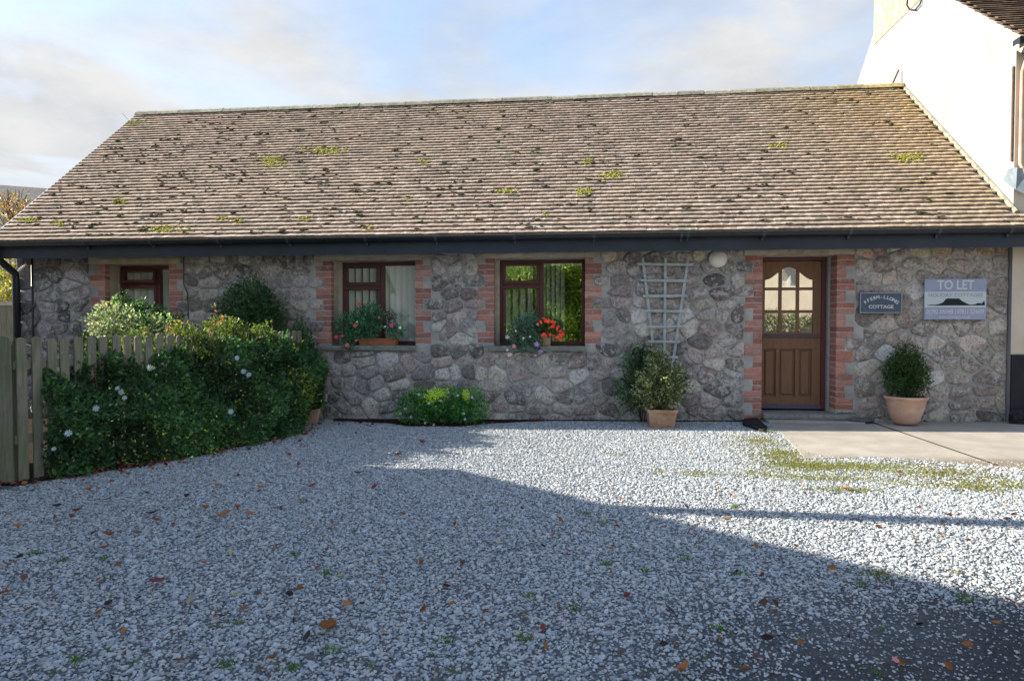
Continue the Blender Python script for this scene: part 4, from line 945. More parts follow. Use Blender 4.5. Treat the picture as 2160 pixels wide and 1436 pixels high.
# ================================================================ other plants
def crown(parent, c, rad, n, size, pal, jit=.8, shell=.25, name='foliage', up=.3, lump=.15, flat=0, **kw):
    d = unit(RNG.normal(size=(n, 3)))
    d[:, 2] = np.where(d[:, 2] < -flat, -d[:, 2] * .6, d[:, 2]) if flat else d[:, 2]
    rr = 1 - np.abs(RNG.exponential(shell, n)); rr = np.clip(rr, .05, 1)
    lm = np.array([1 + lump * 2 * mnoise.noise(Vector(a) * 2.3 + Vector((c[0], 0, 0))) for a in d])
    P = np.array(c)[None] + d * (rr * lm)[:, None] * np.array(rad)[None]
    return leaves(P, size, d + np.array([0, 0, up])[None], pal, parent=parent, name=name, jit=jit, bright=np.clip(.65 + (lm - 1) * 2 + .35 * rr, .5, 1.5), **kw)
def stems(parent, base, c, rad, n, r=.006):
    mb = MB()
    for k in range(n):
        t = Vector(c) + Vector((random.uniform(-1, 1) * rad[0] * .7, random.uniform(-1, 1) * rad[1] * .7, random.uniform(-.2, .8) * rad[2])); b = Vector(base) + Vector((random.uniform(-.04, .04), random.uniform(-.04, .04), 0))
        mb.tube([b, b.lerp(t, .5) + Vector((random.uniform(-.03, .03), 0, .03)), t], r, 5, None, r * .4)
    return mb.obj('stem', 'bark', parent)
GREEN = [(.032, .075, .034), (.045, .098, .038), (.026, .058, .030), (.065, .12, .045)]
# dark bush trained on the wall behind the hedge
x_, z_ = W(530, 650, 9.0)
b1 = thing('wall_shrub', (x_, 9.0, 0), 'rounded dark green shrub against the wall between the first two windows', 'shrub')
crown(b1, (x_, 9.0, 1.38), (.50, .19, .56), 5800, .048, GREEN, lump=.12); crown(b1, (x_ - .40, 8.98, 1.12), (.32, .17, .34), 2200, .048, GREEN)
stems(b1, (x_, 9.02, gz(x_, 9)), (x_, 9.02, 1.3), (.4, .12, .4), 12)
# variegated shrub behind the fence
x_, z_ = W(250, 680, 8.0)
b2 = thing('variegated_shrub', (x_, 8.0, 0), 'pale cream and green variegated shrub rising behind the left end of the fence', 'shrub')
VAR = [(.22, .22, .19), (.18, .20, .15), (.06, .10, .045), (.13, .16, .10), (.27, .26, .25)]
crown(b2, (W(235, 675, 8.0)[0], 8.0, 1.30), (.30, .25, .30), 1100, .05, VAR, lump=.3); crown(b2, (W(300, 690, 8.0)[0], 8.05, 1.25), (.40, .25, .20), 1000, .045, VAR + GREEN, lump=.3)
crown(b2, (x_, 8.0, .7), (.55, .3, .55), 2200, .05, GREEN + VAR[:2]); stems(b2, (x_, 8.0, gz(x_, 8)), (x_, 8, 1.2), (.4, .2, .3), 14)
x_, z_ = W(300, 650, 8.6)
b3 = thing('window_shrub', (x_, 8.6, 0), 'dark spreading shrub reaching up in front of the first window', 'shrub')
crown(b3, (W(290, 650, 8.6)[0], 8.6, 1.40), (.42, .2, .22), 2200, .045, GREEN, lump=.4); crown(b3, (W(262, 640, 8.6)[0], 8.6, 1.55), (.14, .12, .22), 500, .04, GREEN, lump=.4)
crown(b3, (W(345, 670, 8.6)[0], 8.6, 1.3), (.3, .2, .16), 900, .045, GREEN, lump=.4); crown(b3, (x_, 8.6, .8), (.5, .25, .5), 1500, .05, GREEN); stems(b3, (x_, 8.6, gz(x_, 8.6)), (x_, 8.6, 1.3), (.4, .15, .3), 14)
# ivy at the end of the hedge against the wall
x_ = W(645, 800, 8.95)[0]
b4 = thing('wall_ivy', (x_, 8.95, 0), 'dark climber at the wall end of the hedge below the second window', 'climber')
crown(b4, (x_ - .08, 8.98, .82), (.24, .16, .50), 3000, .045, GREEN, lump=.2); crown(b4, (x_ - .02, 8.97, .35), (.2, .16, .4), 1500, .045, GREEN); stems(b4, (x_, 8.98, -.06), (x_, 8.98, .8), (.15, .1, .5), 8)
# low shrub under window
x_ = -1.93; yy = 8.80
b5 = thing('low_shrub', (x_, yy, 0), 'low mounded green shrub with white and yellow flowers at the foot of the wall', 'shrub')
g0 = gz(x_, yy)
for (cx_, rx_, h_, n_) in ((-.30, .32, .44, 2800), (.08, .36, .46, 3600), (.40, .24, .46, 2000)):
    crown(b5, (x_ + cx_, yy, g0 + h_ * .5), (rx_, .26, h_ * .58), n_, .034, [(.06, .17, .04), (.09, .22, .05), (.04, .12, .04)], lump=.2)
for px, py, rx_, n_ in ((925, 829, 20, 26), (910, 838, 16, 12), (985, 832, 7, 9)):
    q = np.array([(W(px + random.gauss(0, .5) * rx_, 0, 8.72)[0], 8.58 + random.uniform(-.05, .08), W(px, py + random.gauss(0, 5), 8.72)[1]) for k in range(n_ * 16)])
    leaves(q, .026, np.tile([0, -.2, 1.], (len(q), 1)), [(.40, .46, .06), (.52, .55, .12), (.30, .40, .06)], 'petal', parent=b5, label='clusters of yellow green flowers', name='flower_cluster')
for px, py in [(884, 832), (855, 862), (867, 880), (897, 892), (915, 896), (978, 872), (981, 884), (996, 838), (966, 834), (845, 872), (930, 845), (905, 850)]:
    X, Z = W(px, py, 8.53); star('flower', (X, 8.53, max(Z, g0 + .02)), .022, (0, -1, .3), b5, (.62, .62, .66), (.10, .08, .16), 6)
stems(b5, (x_, yy, g0 - .02), (x_, yy, .25), (.3, .2, .2), 8)

# flower boxes on the sills
def trough(name, x0, x1, y0, y1, z0, h, label, mat):
    t = thing(name, ((x0 + x1) / 2, (y0 + y1) / 2, z0), label, 'planter'); m_ = MB(); e = .012
    m_.add([(x0 + e, y0 + e, z0), (x1 - e, y0 + e, z0), (x1 - e, y1 - e, z0), (x0 + e, y1 - e, z0), (x0, y0, z0 + h), (x1, y0, z0 + h), (x1, y1, z0 + h), (x0, y1, z0 + h),
            (x0 + .015, y0 + .015, z0 + h), (x1 - .015, y0 + .015, z0 + h), (x1 - .015, y1 - .015, z0 + h), (x0 + .015, y1 - .015, z0 + h), (x0 + .02, y0 + .02, z0 + h - .03), (x1 - .02, y0 + .02, z0 + h - .03), (x1 - .02, y1 - .02, z0 + h - .03), (x0 + .02, y1 - .02, z0 + h - .03)],
           [(3, 2, 1, 0), (0, 1, 5, 4), (1, 2, 6, 5), (2, 3, 7, 6), (3, 0, 4, 7), (4, 5, 9, 8), (5, 6, 10, 9), (6, 7, 11, 10), (7, 4, 8, 11), (8, 9, 13, 12), (9, 10, 14, 13), (10, 11, 15, 14), (11, 8, 12, 15)])
    m_.box(x0 - .004, x1 + .004, y0 - .004, y0 + .004, z0 + h - .02, z0 + h + .002)
    m_.obj('pot', mat, t); m_ = MB(); m_.add([(x0 + .02, y0 + .02, z0 + h - .02), (x1 - .02, y0 + .02, z0 + h - .02), (x1 - .02, y1 - .02, z0 + h - .02), (x0 + .02, y1 - .02, z0 + h - .02)], [(0, 1, 2, 3)]); m_.obj('soil', 'soil', t); return t
def blossom(parent, px, py, Y, r, col, n=5):
    X, Z = W(px, py, Y); m_ = MB()
    for lay in (0, 1):
        nrm = Vector((random.uniform(-.5, .5), -1, random.uniform(-.2, .6))).normalized(); a = nrm.orthogonal().normalized(); b = nrm.cross(a); c = Vector((X, Y - lay * .006, Z))
        for k in range(n):
            t = 2 * math.pi * (k + lay * .5) / n; d = a * math.cos(t) + b * math.sin(t); e = nrm.cross(d); f = random.uniform(.8, 1.15); q = r * (1 - .35 * lay)
            m_.add([c, c + d * q * .5 + e * q * .42 + nrm * .006, c + d * q + e * q * .18, c + d * q - e * q * .18, c + d * q * .5 - e * q * .42 + nrm * .006], [(0, 1, 2, 3, 4)], tuple(v * f for v in col))
    return m_.obj('flower', 'petal', parent)
zs = 1.004
p1 = trough('flower_box', W(752, 0, 9.17)[0], W(832, 0, 9.17)[0], 9.165, 9.33, zs, .10, 'terracotta trough of trailing pink fuchsia on the sill of the second window', 'terracotta_dark')
FU = [(.05, .15, .10), (.07, .18, .10), (.04, .11, .08), (.10, .19, .08)]
def clump(parent, px, py, Y, rx, ry, rz, n, size, pal, **k): X, Z = W(px, py, Y); return crown(parent, (X, Y, Z), (rx, ry, rz), n, size, pal, **k)
clump(p1, 778, 672, 9.19, .24, .13, .22, 1500, .036, FU, lump=.3); clump(p1, 735, 690, 9.15, .22, .11, .20, 1200, .036, FU, lump=.3); clump(p1, 765, 698, 9.13, .26, .09, .11, 800, .034, FU); clump(p1, 835, 700, 9.14, .13, .09, .10, 420, .034, FU, lump=.3)
clump(p1, 822, 672, 9.18, .10, .09, .13, 330, .03, [(.10, .05, .06), (.05, .06, .04), (.07, .04, .05)], lump=.3); clump(p1, 735, 722, 9.11, .09, .06, .12, 260, .034, FU)
for px, py, r, c_ in [(756, 641, .034, (.62, .10, .13)), (749, 687, .036, (.66, .12, .14)), (753, 679, .02, (.5, .5, .2)), (709, 711, .030, (.65, .06, .10)), (722, 708, .026, (.62, .07, .12)), (732, 728, .034, (.62, .16, .16)), (751, 718, .022, (.5, .12, .12)), (827, 686, .040, (.45, .09, .15)), (844, 691, .026, (.62, .66, .6)), (812, 689, .018, (.6, .6, .6)), (800, 670, .02, (.35, .2, .3))]:
    blossom(p1, px, py, 9.05, r, c_)
stems(p1, (W(790, 0, 9.2)[0], 9.24, zs + .06), (W(770, 0, 9.19)[0], 9.2, 1.4), (.3, .1, .15), 8, .005)
p2 = trough('flower_box', W(1078, 0, 9.17)[0], W(1163, 0, 9.17)[0], 9.165, 9.31, zs, .135, 'terracotta pot of red begonias and lilac trailing flowers on the sill of the third window', 'terracotta')
GG = [(.07, .13, .095), (.11, .17, .13), (.05, .10, .075), (.14, .20, .17)]
clump(p2, 1100, 700, 9.15, .20, .11, .20, 1500, .030, GG, lump=.3); clump(p2, 1120, 690, 9.19, .15, .11, .18, 900, .032, GG + FU, lump=.25); clump(p2, 1105, 728, 9.12, .20, .07, .10, 700, .028, GG + FU, lump=.3); clump(p2, 1158, 690, 9.18, .20, .1, .12, 900, .034, [(.04, .11, .025), (.03, .08, .02), (.06, .13, .03)], lump=.2); clump(p2, 1135, 722, 9.10, .08, .06, .12, 260, .032, FU)
RED = (.80, .10, .055)
for px, py, r in [(1146, 676, .030), (1153, 674, .030), (1160, 679, .034), (1166, 684, .030), (1138, 680, .022), (1172, 688, .026), (1145, 711, .034), (1152, 708, .028), (1163, 706, .026), (1180, 694, .034), (1183, 703, .036), (1178, 712, .040), (1182, 708, .03), (1158, 692, .02), (1175, 692, .028), (1186, 700, .02)]:
    for q_ in range(2): blossom(p2, px + random.uniform(-5, 5), py + random.uniform(-5, 5), 9.03 + random.uniform(-.02, .03), r * random.uniform(.6, .95), tuple(c * random.uniform(.6, 1.1) for c in RED))
for px, py, r, c_ in [(1084, 730, .032, (.55, .22, .36)), (1132, 726, .040, (.40, .26, .52)), (1140, 742, .034, (.34, .20, .42)), (1075, 748, .036, (.60, .42, .46)), (1070, 711, .03, (.5, .45, .52)), (1134, 684, .022, (.65, .25, .33)), (1088, 698, .016, (.6, .6, .55)), (1104, 713, .018, (.6, .6, .6)), (1118, 710, .016, (.6, .6, .6)), (1070, 738, .02, (.45, .5, .5)), (1129, 750, .014, (.5, .5, .45))]:
    blossom(p2, px, py, 9.04, r, c_)
stems(p2, (W(1120, 0, 9.2)[0], 9.23, zs + .08), (W(1120, 0, 9.19)[0], 9.2, 1.3), (.25, .08, .12), 8, .005)

# square terracotta pot with variegated shrub
gx_, gy_ = 1.0, 8.66; g0 = gz(gx_, gy_)
p3 = thing('potted_shrub', (gx_, gy_, g0), 'bushy yellow green variegated shrub in a square terracotta pot below the trellis', 'potted plant')
m_ = MB(); 
def sq(h, z): return [(gx_ - h, gy_ - h, g0 + z), (gx_ + h, gy_ - h, g0 + z), (gx_ + h, gy_ + h, g0 + z), (gx_ - h, gy_ + h, g0 + z)]
rings = [(.145, 0), (.155, .05), (.175, .20), (.188, .203), (.190, .24), (.160, .24), (.155, .20)]
vs = [];
for h, z in rings: vs += sq(h, z)
fs = [(i * 4 + k, i * 4 + (k + 1) % 4, (i + 1) * 4 + (k + 1) % 4, (i + 1) * 4 + k) for i in range(len(rings) - 1) for k in range(4)] + [(3, 2, 1, 0)]
m_.add(vs, fs); m_.obj('pot', 'terracotta', p3); m_ = MB(); m_.add(sq(.157, .215), [(0, 1, 2, 3)]); m_.obj('soil', 'soil', p3)
VY = [(.14, .15, .065), (.20, .20, .11), (.08, .10, .035), (.05, .07, .026), (.27, .26, .18), (.10, .12, .045)]
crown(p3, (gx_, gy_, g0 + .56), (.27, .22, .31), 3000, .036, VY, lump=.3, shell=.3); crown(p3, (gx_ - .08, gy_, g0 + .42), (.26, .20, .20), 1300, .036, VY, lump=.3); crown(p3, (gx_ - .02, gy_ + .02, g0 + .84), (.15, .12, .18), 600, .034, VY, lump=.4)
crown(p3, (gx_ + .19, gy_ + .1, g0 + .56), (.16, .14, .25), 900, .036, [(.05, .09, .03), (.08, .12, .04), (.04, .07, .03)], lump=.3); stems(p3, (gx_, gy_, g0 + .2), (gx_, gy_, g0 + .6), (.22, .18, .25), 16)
x_ = W(1355, 780, 9.0)[0]
b6 = thing('trellis_climber', (x_, 9.0, 0), 'dark green climber growing up the wall behind the variegated potted shrub', 'climber')
crown(b6, (x_ - .0, 9.02, .82), (.24, .13, .22), 1500, .038, GREEN, lump=.35); crown(b6, (x_ - .12, 9.0, .42), (.24, .14, .28), 1500, .038, GREEN, lump=.35); stems(b6, (x_, 9.05, -.01), (x_, 9.05, .6), (.15, .06, .3), 9)
# round pot with box ball
gx_, gy_ = 4.10, 8.90; g0 = gz(gx_, gy_) + .026
p4 = thing('potted_box_bush', (gx_, gy_, g0), 'round pale terracotta pot holding a dark clipped bush below the slate name plate', 'potted plant')
m_ = MB(); m_.lathe([(.0, 0), (.135, 0), (.16, .05), (.205, .18), (.228, .30), (.236, .31), (.250, .322), (.252, .345), (.240, .352), (.222, .345), (.215, .30)], (gx_, gy_, g0), 36); m_.obj('pot', 'terracotta_pale', p4, smooth=True)
m_ = MB(); m_.lathe([(.0, .315), (.217, .315)], (gx_, gy_, g0), 24); m_.obj('soil', 'soil', p4)
BX = [(.022, .052, .016), (.034, .072, .022), (.018, .040, .014), (.055, .10, .03)]
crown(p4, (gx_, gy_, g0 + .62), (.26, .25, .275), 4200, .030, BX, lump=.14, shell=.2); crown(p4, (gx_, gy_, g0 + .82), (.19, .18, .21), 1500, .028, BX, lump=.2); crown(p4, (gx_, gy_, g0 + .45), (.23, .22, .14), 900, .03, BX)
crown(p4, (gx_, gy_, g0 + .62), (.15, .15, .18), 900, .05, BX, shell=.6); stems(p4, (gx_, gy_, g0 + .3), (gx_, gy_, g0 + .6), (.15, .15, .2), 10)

# ================================================================ trellis
tr = thing('trellis', (W(1403, 640)[0], 9.14, 0), 'weathered grey fan shaped wooden trellis fixed to the stone wall', 'trellis')
YT = 9.135
def slat(pa, pb, w, y0, y1):
    (xa, za), (xb, zb) = W(*pa, YT), W(*pb, YT); d = Vector((xb - xa, 0, zb - za)); L = d.length; d.normalize(); e = Vector((-d.z, 0, d.x)) * w / 2
    a, b = Vector((xa, 0, za)), Vector((xb, 0, zb)); m_ = MB(); vs = []
    for y in (y0, y1): vs += [a + e + Vector((0, y, 0)), b + e + Vector((0, y, 0)), b - e + Vector((0, y, 0)), a - e + Vector((0, y, 0))]
    m_.add(vs, [(0, 1, 2, 3), (7, 6, 5, 4), (0, 4, 5, 1), (1, 5, 6, 2), (2, 6, 7, 3), (3, 7, 4, 0)]); m_.obj('slat', 'trellis_wood', tr)
for a, b in (((1356, 544), (1377, 722)), ((1404, 544), (1401, 790)), ((1452, 544), (1416, 790))): slat(a, b, .036, YT, YT + .02)
for y, xa, xb in ((558, 1344, 1462), (592, 1351, 1457), (624, 1356, 1450), (656, 1360, 1447), (689, 1364, 1441), (721, 1366, 1434), (754, 1400, 1430)): slat((xa, y + random.uniform(-1, 1)), (xb, y + random.uniform(-1, 1)), .034, YT - .016, YT - .001)

# round wall lamp
X, Z = W(1516, 545, 9.12)
lp = thing('bulkhead_lamp', (X, 9.15, Z), 'round cream wall lamp under the eaves between trellis and door', 'wall lamp')
def disc(prof, mat, nm):
    m_ = MB(); m_.lathe(prof, (0, 0, 0), 32); m_.v = [(X + a, 9.19 - c, Z + b) for a, b, c in m_.v]; m_.obj(nm, mat, lp, smooth=True)
disc([(.118, 0), (.120, .03), (.112, .052), (.100, .058)], 'lamp_shell', 'rim'); disc([(.104, .05), (.095, .066), (.06, .082), (0, .088)], 'lamp_shell', 'diffuser')

# ================================================================ signs
def text_mesh(body, size, cx_, cz_, y, arc=None, width=None, bold=1.0):
    """flat lettering standing on the plane y, facing the yard; arc = (radius, angle span)"""
    m_ = MB(); dg = bpy.context.evaluated_depsgraph_get()
    def glyph(t):
        cu = bpy.data.curves.new('lettering', 'FONT'); cu.body = t; cu.size = size; cu.extrude = .0008; cu.offset = size * .012 * bold; cu.align_x = 'CENTER'; cu.align_y = 'CENTER'; cu.resolution_u = 3
        o = bpy.data.objects.new('lettering', cu); COL.objects.link(o); dg.update(); e = o.evaluated_get(dg); me = bpy.data.meshes.new_from_object(e)
        r_ = ([tuple(v.co) for v in me.vertices], [tuple(p.vertices) for p in me.polygons]); bpy.data.objects.remove(o); bpy.data.curves.remove(cu); bpy.data.meshes.remove(me); return r_
    if arc:
        rad, span = arc; n = len(body)
        for i, ch in enumerate(body):
            t = -span / 2 + span * i / (n - 1); v, f = glyph(ch)
            m_.add([(cx_ + rad * math.sin(t) + a * math.cos(t) + b * math.sin(t), y - c, cz_ + rad * math.cos(t) - rad - a * math.sin(t) + b * math.cos(t)) for a, b, c in v], f)
    else:
        v, f = glyph(body); w = max(a for a, b, c in v) - min(a for a, b, c in v); k = width / w if width else 1
        m_.add([(cx_ + a * k, y - c, cz_ + b) for a, b, c in v], f)
    return m_
Y = 9.14
(xa, za), (xb, zb) = W(1813, 661, Y), W(1904, 616, Y)
sg = thing('name_plate', ((xa + xb) / 2, Y, (za + zb) / 2), 'small slate name plate with pale border and arched white lettering beside the door', 'sign')
m_ = MB(); m_.cbox(xa, xb, Y, Y + .03, za, zb, .005); m_.obj('plate', 'sign_slate', sg)
m_ = MB(); t = .011
for q in ((xa + .004, xb - .004, zb - .004 - t, zb - .004), (xa + .004, xb - .004, za + .004, za + .004 + t), (xa + .004, xa + .004 + t, za + .004 + t, zb - .004 - t), (xb - .004 - t, xb - .004, za + .004 + t, zb - .004 - t)): m_.box(q[0], q[1], Y - .003, Y + .001, q[2], q[3])
m_.obj('border', 'letter_grey', sg)
cx_ = (xa + xb) / 2
text_mesh('FFERM-LLONG', .060, cx_ + .002, za + .212, Y - .002, (.32, 1.32), bold=2.2).obj('lettering', 'white_letter', sg)
text_mesh('COTTAGE', .060, cx_, za + .085, Y - .002, None, .31, 2.2).obj('lettering', 'white_letter', sg)
Y = 9.13
(xa, za), (xb, zb) = W(1950, 674, Y), W(2081, 588, Y)
sg = thing('to_let_board', ((xa + xb) / 2, Y, (za + zb) / 2), 'pale blue and white letting board with a dark headland silhouette', 'sign')
m_ = MB(); m_.box(xa, xb, Y, Y + .018, za, zb); m_.obj('board', 'sign_white', sg)
H_ = zb - za; W_ = xb - xa
m_ = MB(); m_.box(xa, xb, Y - .002, Y + .0005, zb - H_ * .31, zb); m_.obj('blue_band', 'sign_blue', sg)
m_ = MB(); m_.box(xa, xb, Y - .002, Y + .0005, za, za + H_ * .30); m_.obj('blue_band', 'sign_blue', sg)
text_mesh('TO LET', .165, (xa + xb) / 2 + .0, zb - H_ * .155, Y - .003, None, W_ * .60, 1.5).obj('lettering', 'white_letter', sg)
text_mesh('HOLIDAY COTTAGES', .062, (xa + xb) / 2, zb - H_ * .40, Y - .001, None, W_ * .88, .6).obj('lettering', 'letter_grey', sg)
text_mesh('01792 390945 | 07811 524499', .078, (xa + xb) / 2, za + H_ * .19, Y - .003, None, W_ * .94, .8).obj('lettering', 'white_letter', sg)
text_mesh('www.cottages.co.uk', .045, (xa + xb) / 2 - .01, za + H_ * .065, Y - .003, None, W_ * .52, .8).obj('lettering', 'white_letter', sg)
prof = [(.04, 0), (.10, .012), (.16, .008), (.24, .03), (.30, .07), (.34, .145), (.36, .165), (.56, .165), (.60, .11), (.66, .06), (.74, .01), (.82, .018), (.86, .05), (.90, .05), (.925, .03), (.97, .115), (.98, 0)]
m_ = MB(); zb0 = za + H_ * .355
pts = [(xa + W_ * a, zb0 + H_ * b) for a, b in prof]
m_.add([(x, Y - .003, z) for x, z in pts] + [(x, Y - .003, zb0 - .004) for x, z in pts], [(i, i + len(pts), i + 1 + len(pts), i + 1) for i in range(len(pts) - 1)]); m_.obj('headland_silhouette', 'paint_black', sg)

# ================================================================ small things at the wall foot
def rock(name, c, r, mat, label, cat, sub=1, seed=0):
    tv, tf = ICO1; m_ = MB(); rr = random.Random(seed)
    m_.add([(c[0] + a * r[0] * (1 + .18 * rr.uniform(-1, 1)), c[1] + b * r[1] * (1 + .18 * rr.uniform(-1, 1)), c[2] + d * r[2] * (1 + .12 * rr.uniform(-1, 1))) for a, b, d in tv], [tuple(int(i) for i in f) for f in tf])
    return m_.obj(name, mat, smooth=False, label=label, cat=cat)
rock('flat_stone', (3.62, 9.02, .060), (.16, .09, .035), 'slate', 'flat rounded grey stone lying at the foot of the right door jamb', 'stone', seed=3)
for q, (cc, rr_, lb) in enumerate([((5.53, 9.04, .11), (.12, .07, .13), 'black boulder hard against the house plinth'), ((5.88, 8.99, .12), (.26, .10, .15), 'broad black stone in front of the white house plinth')]):
    rock('boulder', cc, rr_, 'dark_rock', lb, 'stone', seed=10 + q)
m_ = MB(); a = [G(1566, 890), G(1592, 884), G(1618, 905), G(1610, 913), G(1566, 898)]
n = len(a); m_.add([(x, y, gz(x, y) + .035) for x, y in a] + [(x, y, gz(x, y) - .02) for x, y in a], [tuple(range(n)), ] + [(i, i + n, (i + 1) % n + n, (i + 1) % n) for i in range(n)])
m_.v = [(x, y, z + (.02 if (i % n) in (1,) else 0)) for i, (x, y, z) in enumerate(m_.v)]
m_.obj('broken_slate', 'dark_rock', label='black broken slate lying at the corner of the concrete slab', cat='slate')
x_, y_ = -3.72, 8.62; g0 = gz(x_, y_)
m_ = MB(); m_.add([(x_ - .09, y_, g0 - .01), (x_ + .10, y_ - .03, g0 - .01), (x_ + .13, y_ + .05, g0 + .23), (x_ + .0, y_ + .08, g0 + .20), (x_ - .09, y_ + .03, g0 - .01), (x_ + .10, y_ + .0, g0 - .01), (x_ + .13, y_ + .08, g0 + .23), (x_ + .0, y_ + .11, g0 + .20)], [(0, 1, 2, 3), (7, 6, 5, 4), (0, 4, 5, 1), (1, 5, 6, 2), (2, 6, 7, 3), (3, 7, 4, 0)])
m_.obj('terracotta_shard', 'terracotta_pale', label='pale terracotta tile leaning at the wall end of the hedge', cat='tile')

# ================================================================ background, far left
nb = thing('far_house', (-16, 22, 0), 'distant house with a dark slate roof behind the bare tree', 'house')
def XP(px, py, X): x, y, u = _ray(px, py); t = X / x; return (X, y * t, CAMZ + u * t)
mb = MB(); mb.add([(-24, 19, -.2), (-13.3, 19.6, -.2), (-13.3, 19.6, 3.3), (-24, 19, 3.3), (-24, 24, -.2), (-13.3, 24, -.2), (-13.3, 24, 3.3), (-24, 24, 3.3)], [(0, 1, 2, 3), (1, 5, 6, 2), (5, 4, 7, 6)]); mb.obj('wall', 'cream_render', nb)
mb = MB(); mb.add([(-24.3, 18.6, 3.1), (-13.0, 19.2, 3.1), (-14.5, 21.9, 5.75), (-24, 21.9, 6.6), (-13, 24.4, 3.1), (-24, 24.4, 3.1)], [(0, 1, 2, 3), (3, 2, 4, 5), (1, 4, 2)]); mb.obj('roof', 'slate', nb)
# bare autumn tree with a few berries
bt = thing('berry_tree', (-10.6, 11.4, 0), 'small bare autumn tree with russet leaves beyond the left gable', 'tree')
mb = MB(); tips = []
def branch(p, d, L, r, lv):
    q = p + d * L; mb.tube([p, (p + q) / 2 + Vector((random.uniform(-1, 1), random.uniform(-1, 1), 0)) * L * .06, q], r, 5, None, r * .6)
    if lv == 0: tips.append(q); return
    for k in range(3):
        d2 = (d + Vector((random.uniform(-1, 1), random.uniform(-1, 1), random.uniform(-.2, .7))) * .62).normalized(); branch(q, d2, L * random.uniform(.62, .8), r * .6, lv - 1)
    tips.append(q)
branch(Vector((-10.6, 11.4, -.1)), Vector((0, 0, 1)), 1.25, .07, 5); mb.obj('trunk', 'bark', bt)
T = np.array([tuple(t) for t in tips]); q = np.repeat(T, 6, 0) + RNG.normal(size=(len(T) * 6, 3)) * .10; q = q[q[:, 2] < 3.65]
leaves(q, .06, RNG.normal(size=(len(q), 3)), [(.13, .08, .05), (.16, .11, .06), (.20, .14, .06), (.10, .08, .05), (.2, .07, .05)], parent=bt, name='crown')
bl = thing('golden_bush', (-9.6, 10.2, 0), 'yellow leaved bush beyond the downpipe at the cottage corner', 'bush')
crown(bl, (-10.1, 10.7, 2.05), (.55, .4, .55), 2200, .06, [(.34, .26, .06), (.22, .2, .06), (.12, .13, .05)], lump=.3); crown(bl, (-10.1, 10.7, 1.2), (.5, .4, .9), 1500, .06, [(.2, .17, .06), (.08, .1, .04)]); stems(bl, (-10.1, 10.7, -.1), (-10.1, 10.7, 1.6), (.4, .3, .6), 10, .012)
gt = thing('garden_gate', (-9.3, 9.6, 0), 'pale green boarded gate at the far left beside the cottage corner', 'gate')
mb = MB(); mb.box(-8.82, -8.74, 9.36, 9.44, -.2, 1.66); mb.obj('post', 'plaster', gt)
mb = MB(); mb.box(-10.4, -8.82, 9.38, 9.42, 1.60, 1.66); mb.obj('rail', 'plaster', gt)
for k in range(11): mb = MB(); mb.box(-10.4 + k * .143, -10.4 + k * .143 + .138, 9.39, 9.41, -.1, 1.60); mb.obj('board', 'fence', gt)
mb = MB(); mb.box(-14, -8.9, 11.2, 11.5, -.3, 1.95); mb.obj('stone_wall', 'lintel_stone', label='rough stone wall behind the pale green gate', cat='wall')

# ================================================================ GRAVEL
def in_slab(x, y): return (x > 2.16 + (y - 6.68) * .14 and y > 6.80 - .14 * max(0, x - 2.9)) and x > 2.2
def gravel_points(n):
    out = []; 
    while len(out) < n:
        y = 1.9 + 7.3 * random.random(); 
        hw0 = -.97 * y - .35; hw1 = .70 * y + .45
        x = hw0 + (hw1 - hw0) * random.random()
        if random.random() > (hw1 - hw0) / 16.5: continue
        if x > 6.4: continue
        rel = Vector((x, y, 0)) - F0; sa = rel.dot(FD); of = rel.dot(FN)
        if of < .10 + .0 * sa and sa > -1.5: continue
        if 0 < sa < 4 and of < float(I(sa, SA, OFFB)) - .02: continue
        if y > 9.19 - .02: continue
        if in_slab(x, y) and random.random() > .0: continue
        d = 1.0
        dd = math.hypot((x - 2.0) / 1.75, (y - 2.35) / 1.15) + .35 * gn(x, y, 0, 1.6)
        if dd < 1.15: d = max(.30, (dd - .25) / .9)
        d2 = min(math.hypot(x - 2.0, (y - 6.9)), math.hypot(x - 3.2, y - 6.15), math.hypot(x - 4.6, y - 5.9)) + .5 * gn(x, y, 2, 1.5)
        if d2 < .8: d = min(d, max(.15, d2 / .8))
        if random.random() > d: continue
        out.append((x, y))
    return out
GP = gravel_points(280000); n = len(GP)
me = bpy.data.meshes.new('gravel'); me.from_pydata([(x, y, gz(x, y) + random.uniform(-.003, .006)) for x, y in GP], [], [])
a = me.attributes.new('sc', 'FLOAT', 'POINT'); sc_ = RNG.lognormal(0, .38, n) * .0060; sc_ = np.clip(sc_, .003, .016); dk_ = np.array([math.hypot((x - 2.0) / 1.75, (y - 2.35) / 1.15) for x, y in GP]); sc_ = sc_ * np.clip(.5 + .5 * (dk_ - .3), .55, 1); a.data.foreach_set('value', sc_.astype(np.float32))
a = me.attributes.new('rt', 'FLOAT_VECTOR', 'POINT'); a.data.foreach_set('vector', np.c_[RNG.normal(0, .28, (n, 2)), RNG.uniform(-3.1, 3.1, n)].astype(np.float32).ravel())
a = me.attributes.new('ix', 'INT', 'POINT'); a.data.foreach_set('value', RNG.integers(0, 7, n).astype(np.int32))
grav = ob('gravel', me, None, kind='stuff'); grav['label'] = 'pale grey limestone gravel covering the yard'
ng = bpy.data.node_groups.new('gravel_scatter', 'GeometryNodeTree'); ng.interface.new_socket('Geometry', in_out='INPUT', socket_type='NodeSocketGeometry'); ng.interface.new_socket('Geometry', in_out='OUTPUT', socket_type='NodeSocketGeometry')
N = ng.nodes.new; L = ng.links.new; gi = N('NodeGroupInput'); go = N('NodeGroupOutput'); iop = N('GeometryNodeInstanceOnPoints'); jn = N('GeometryNodeJoinGeometry')
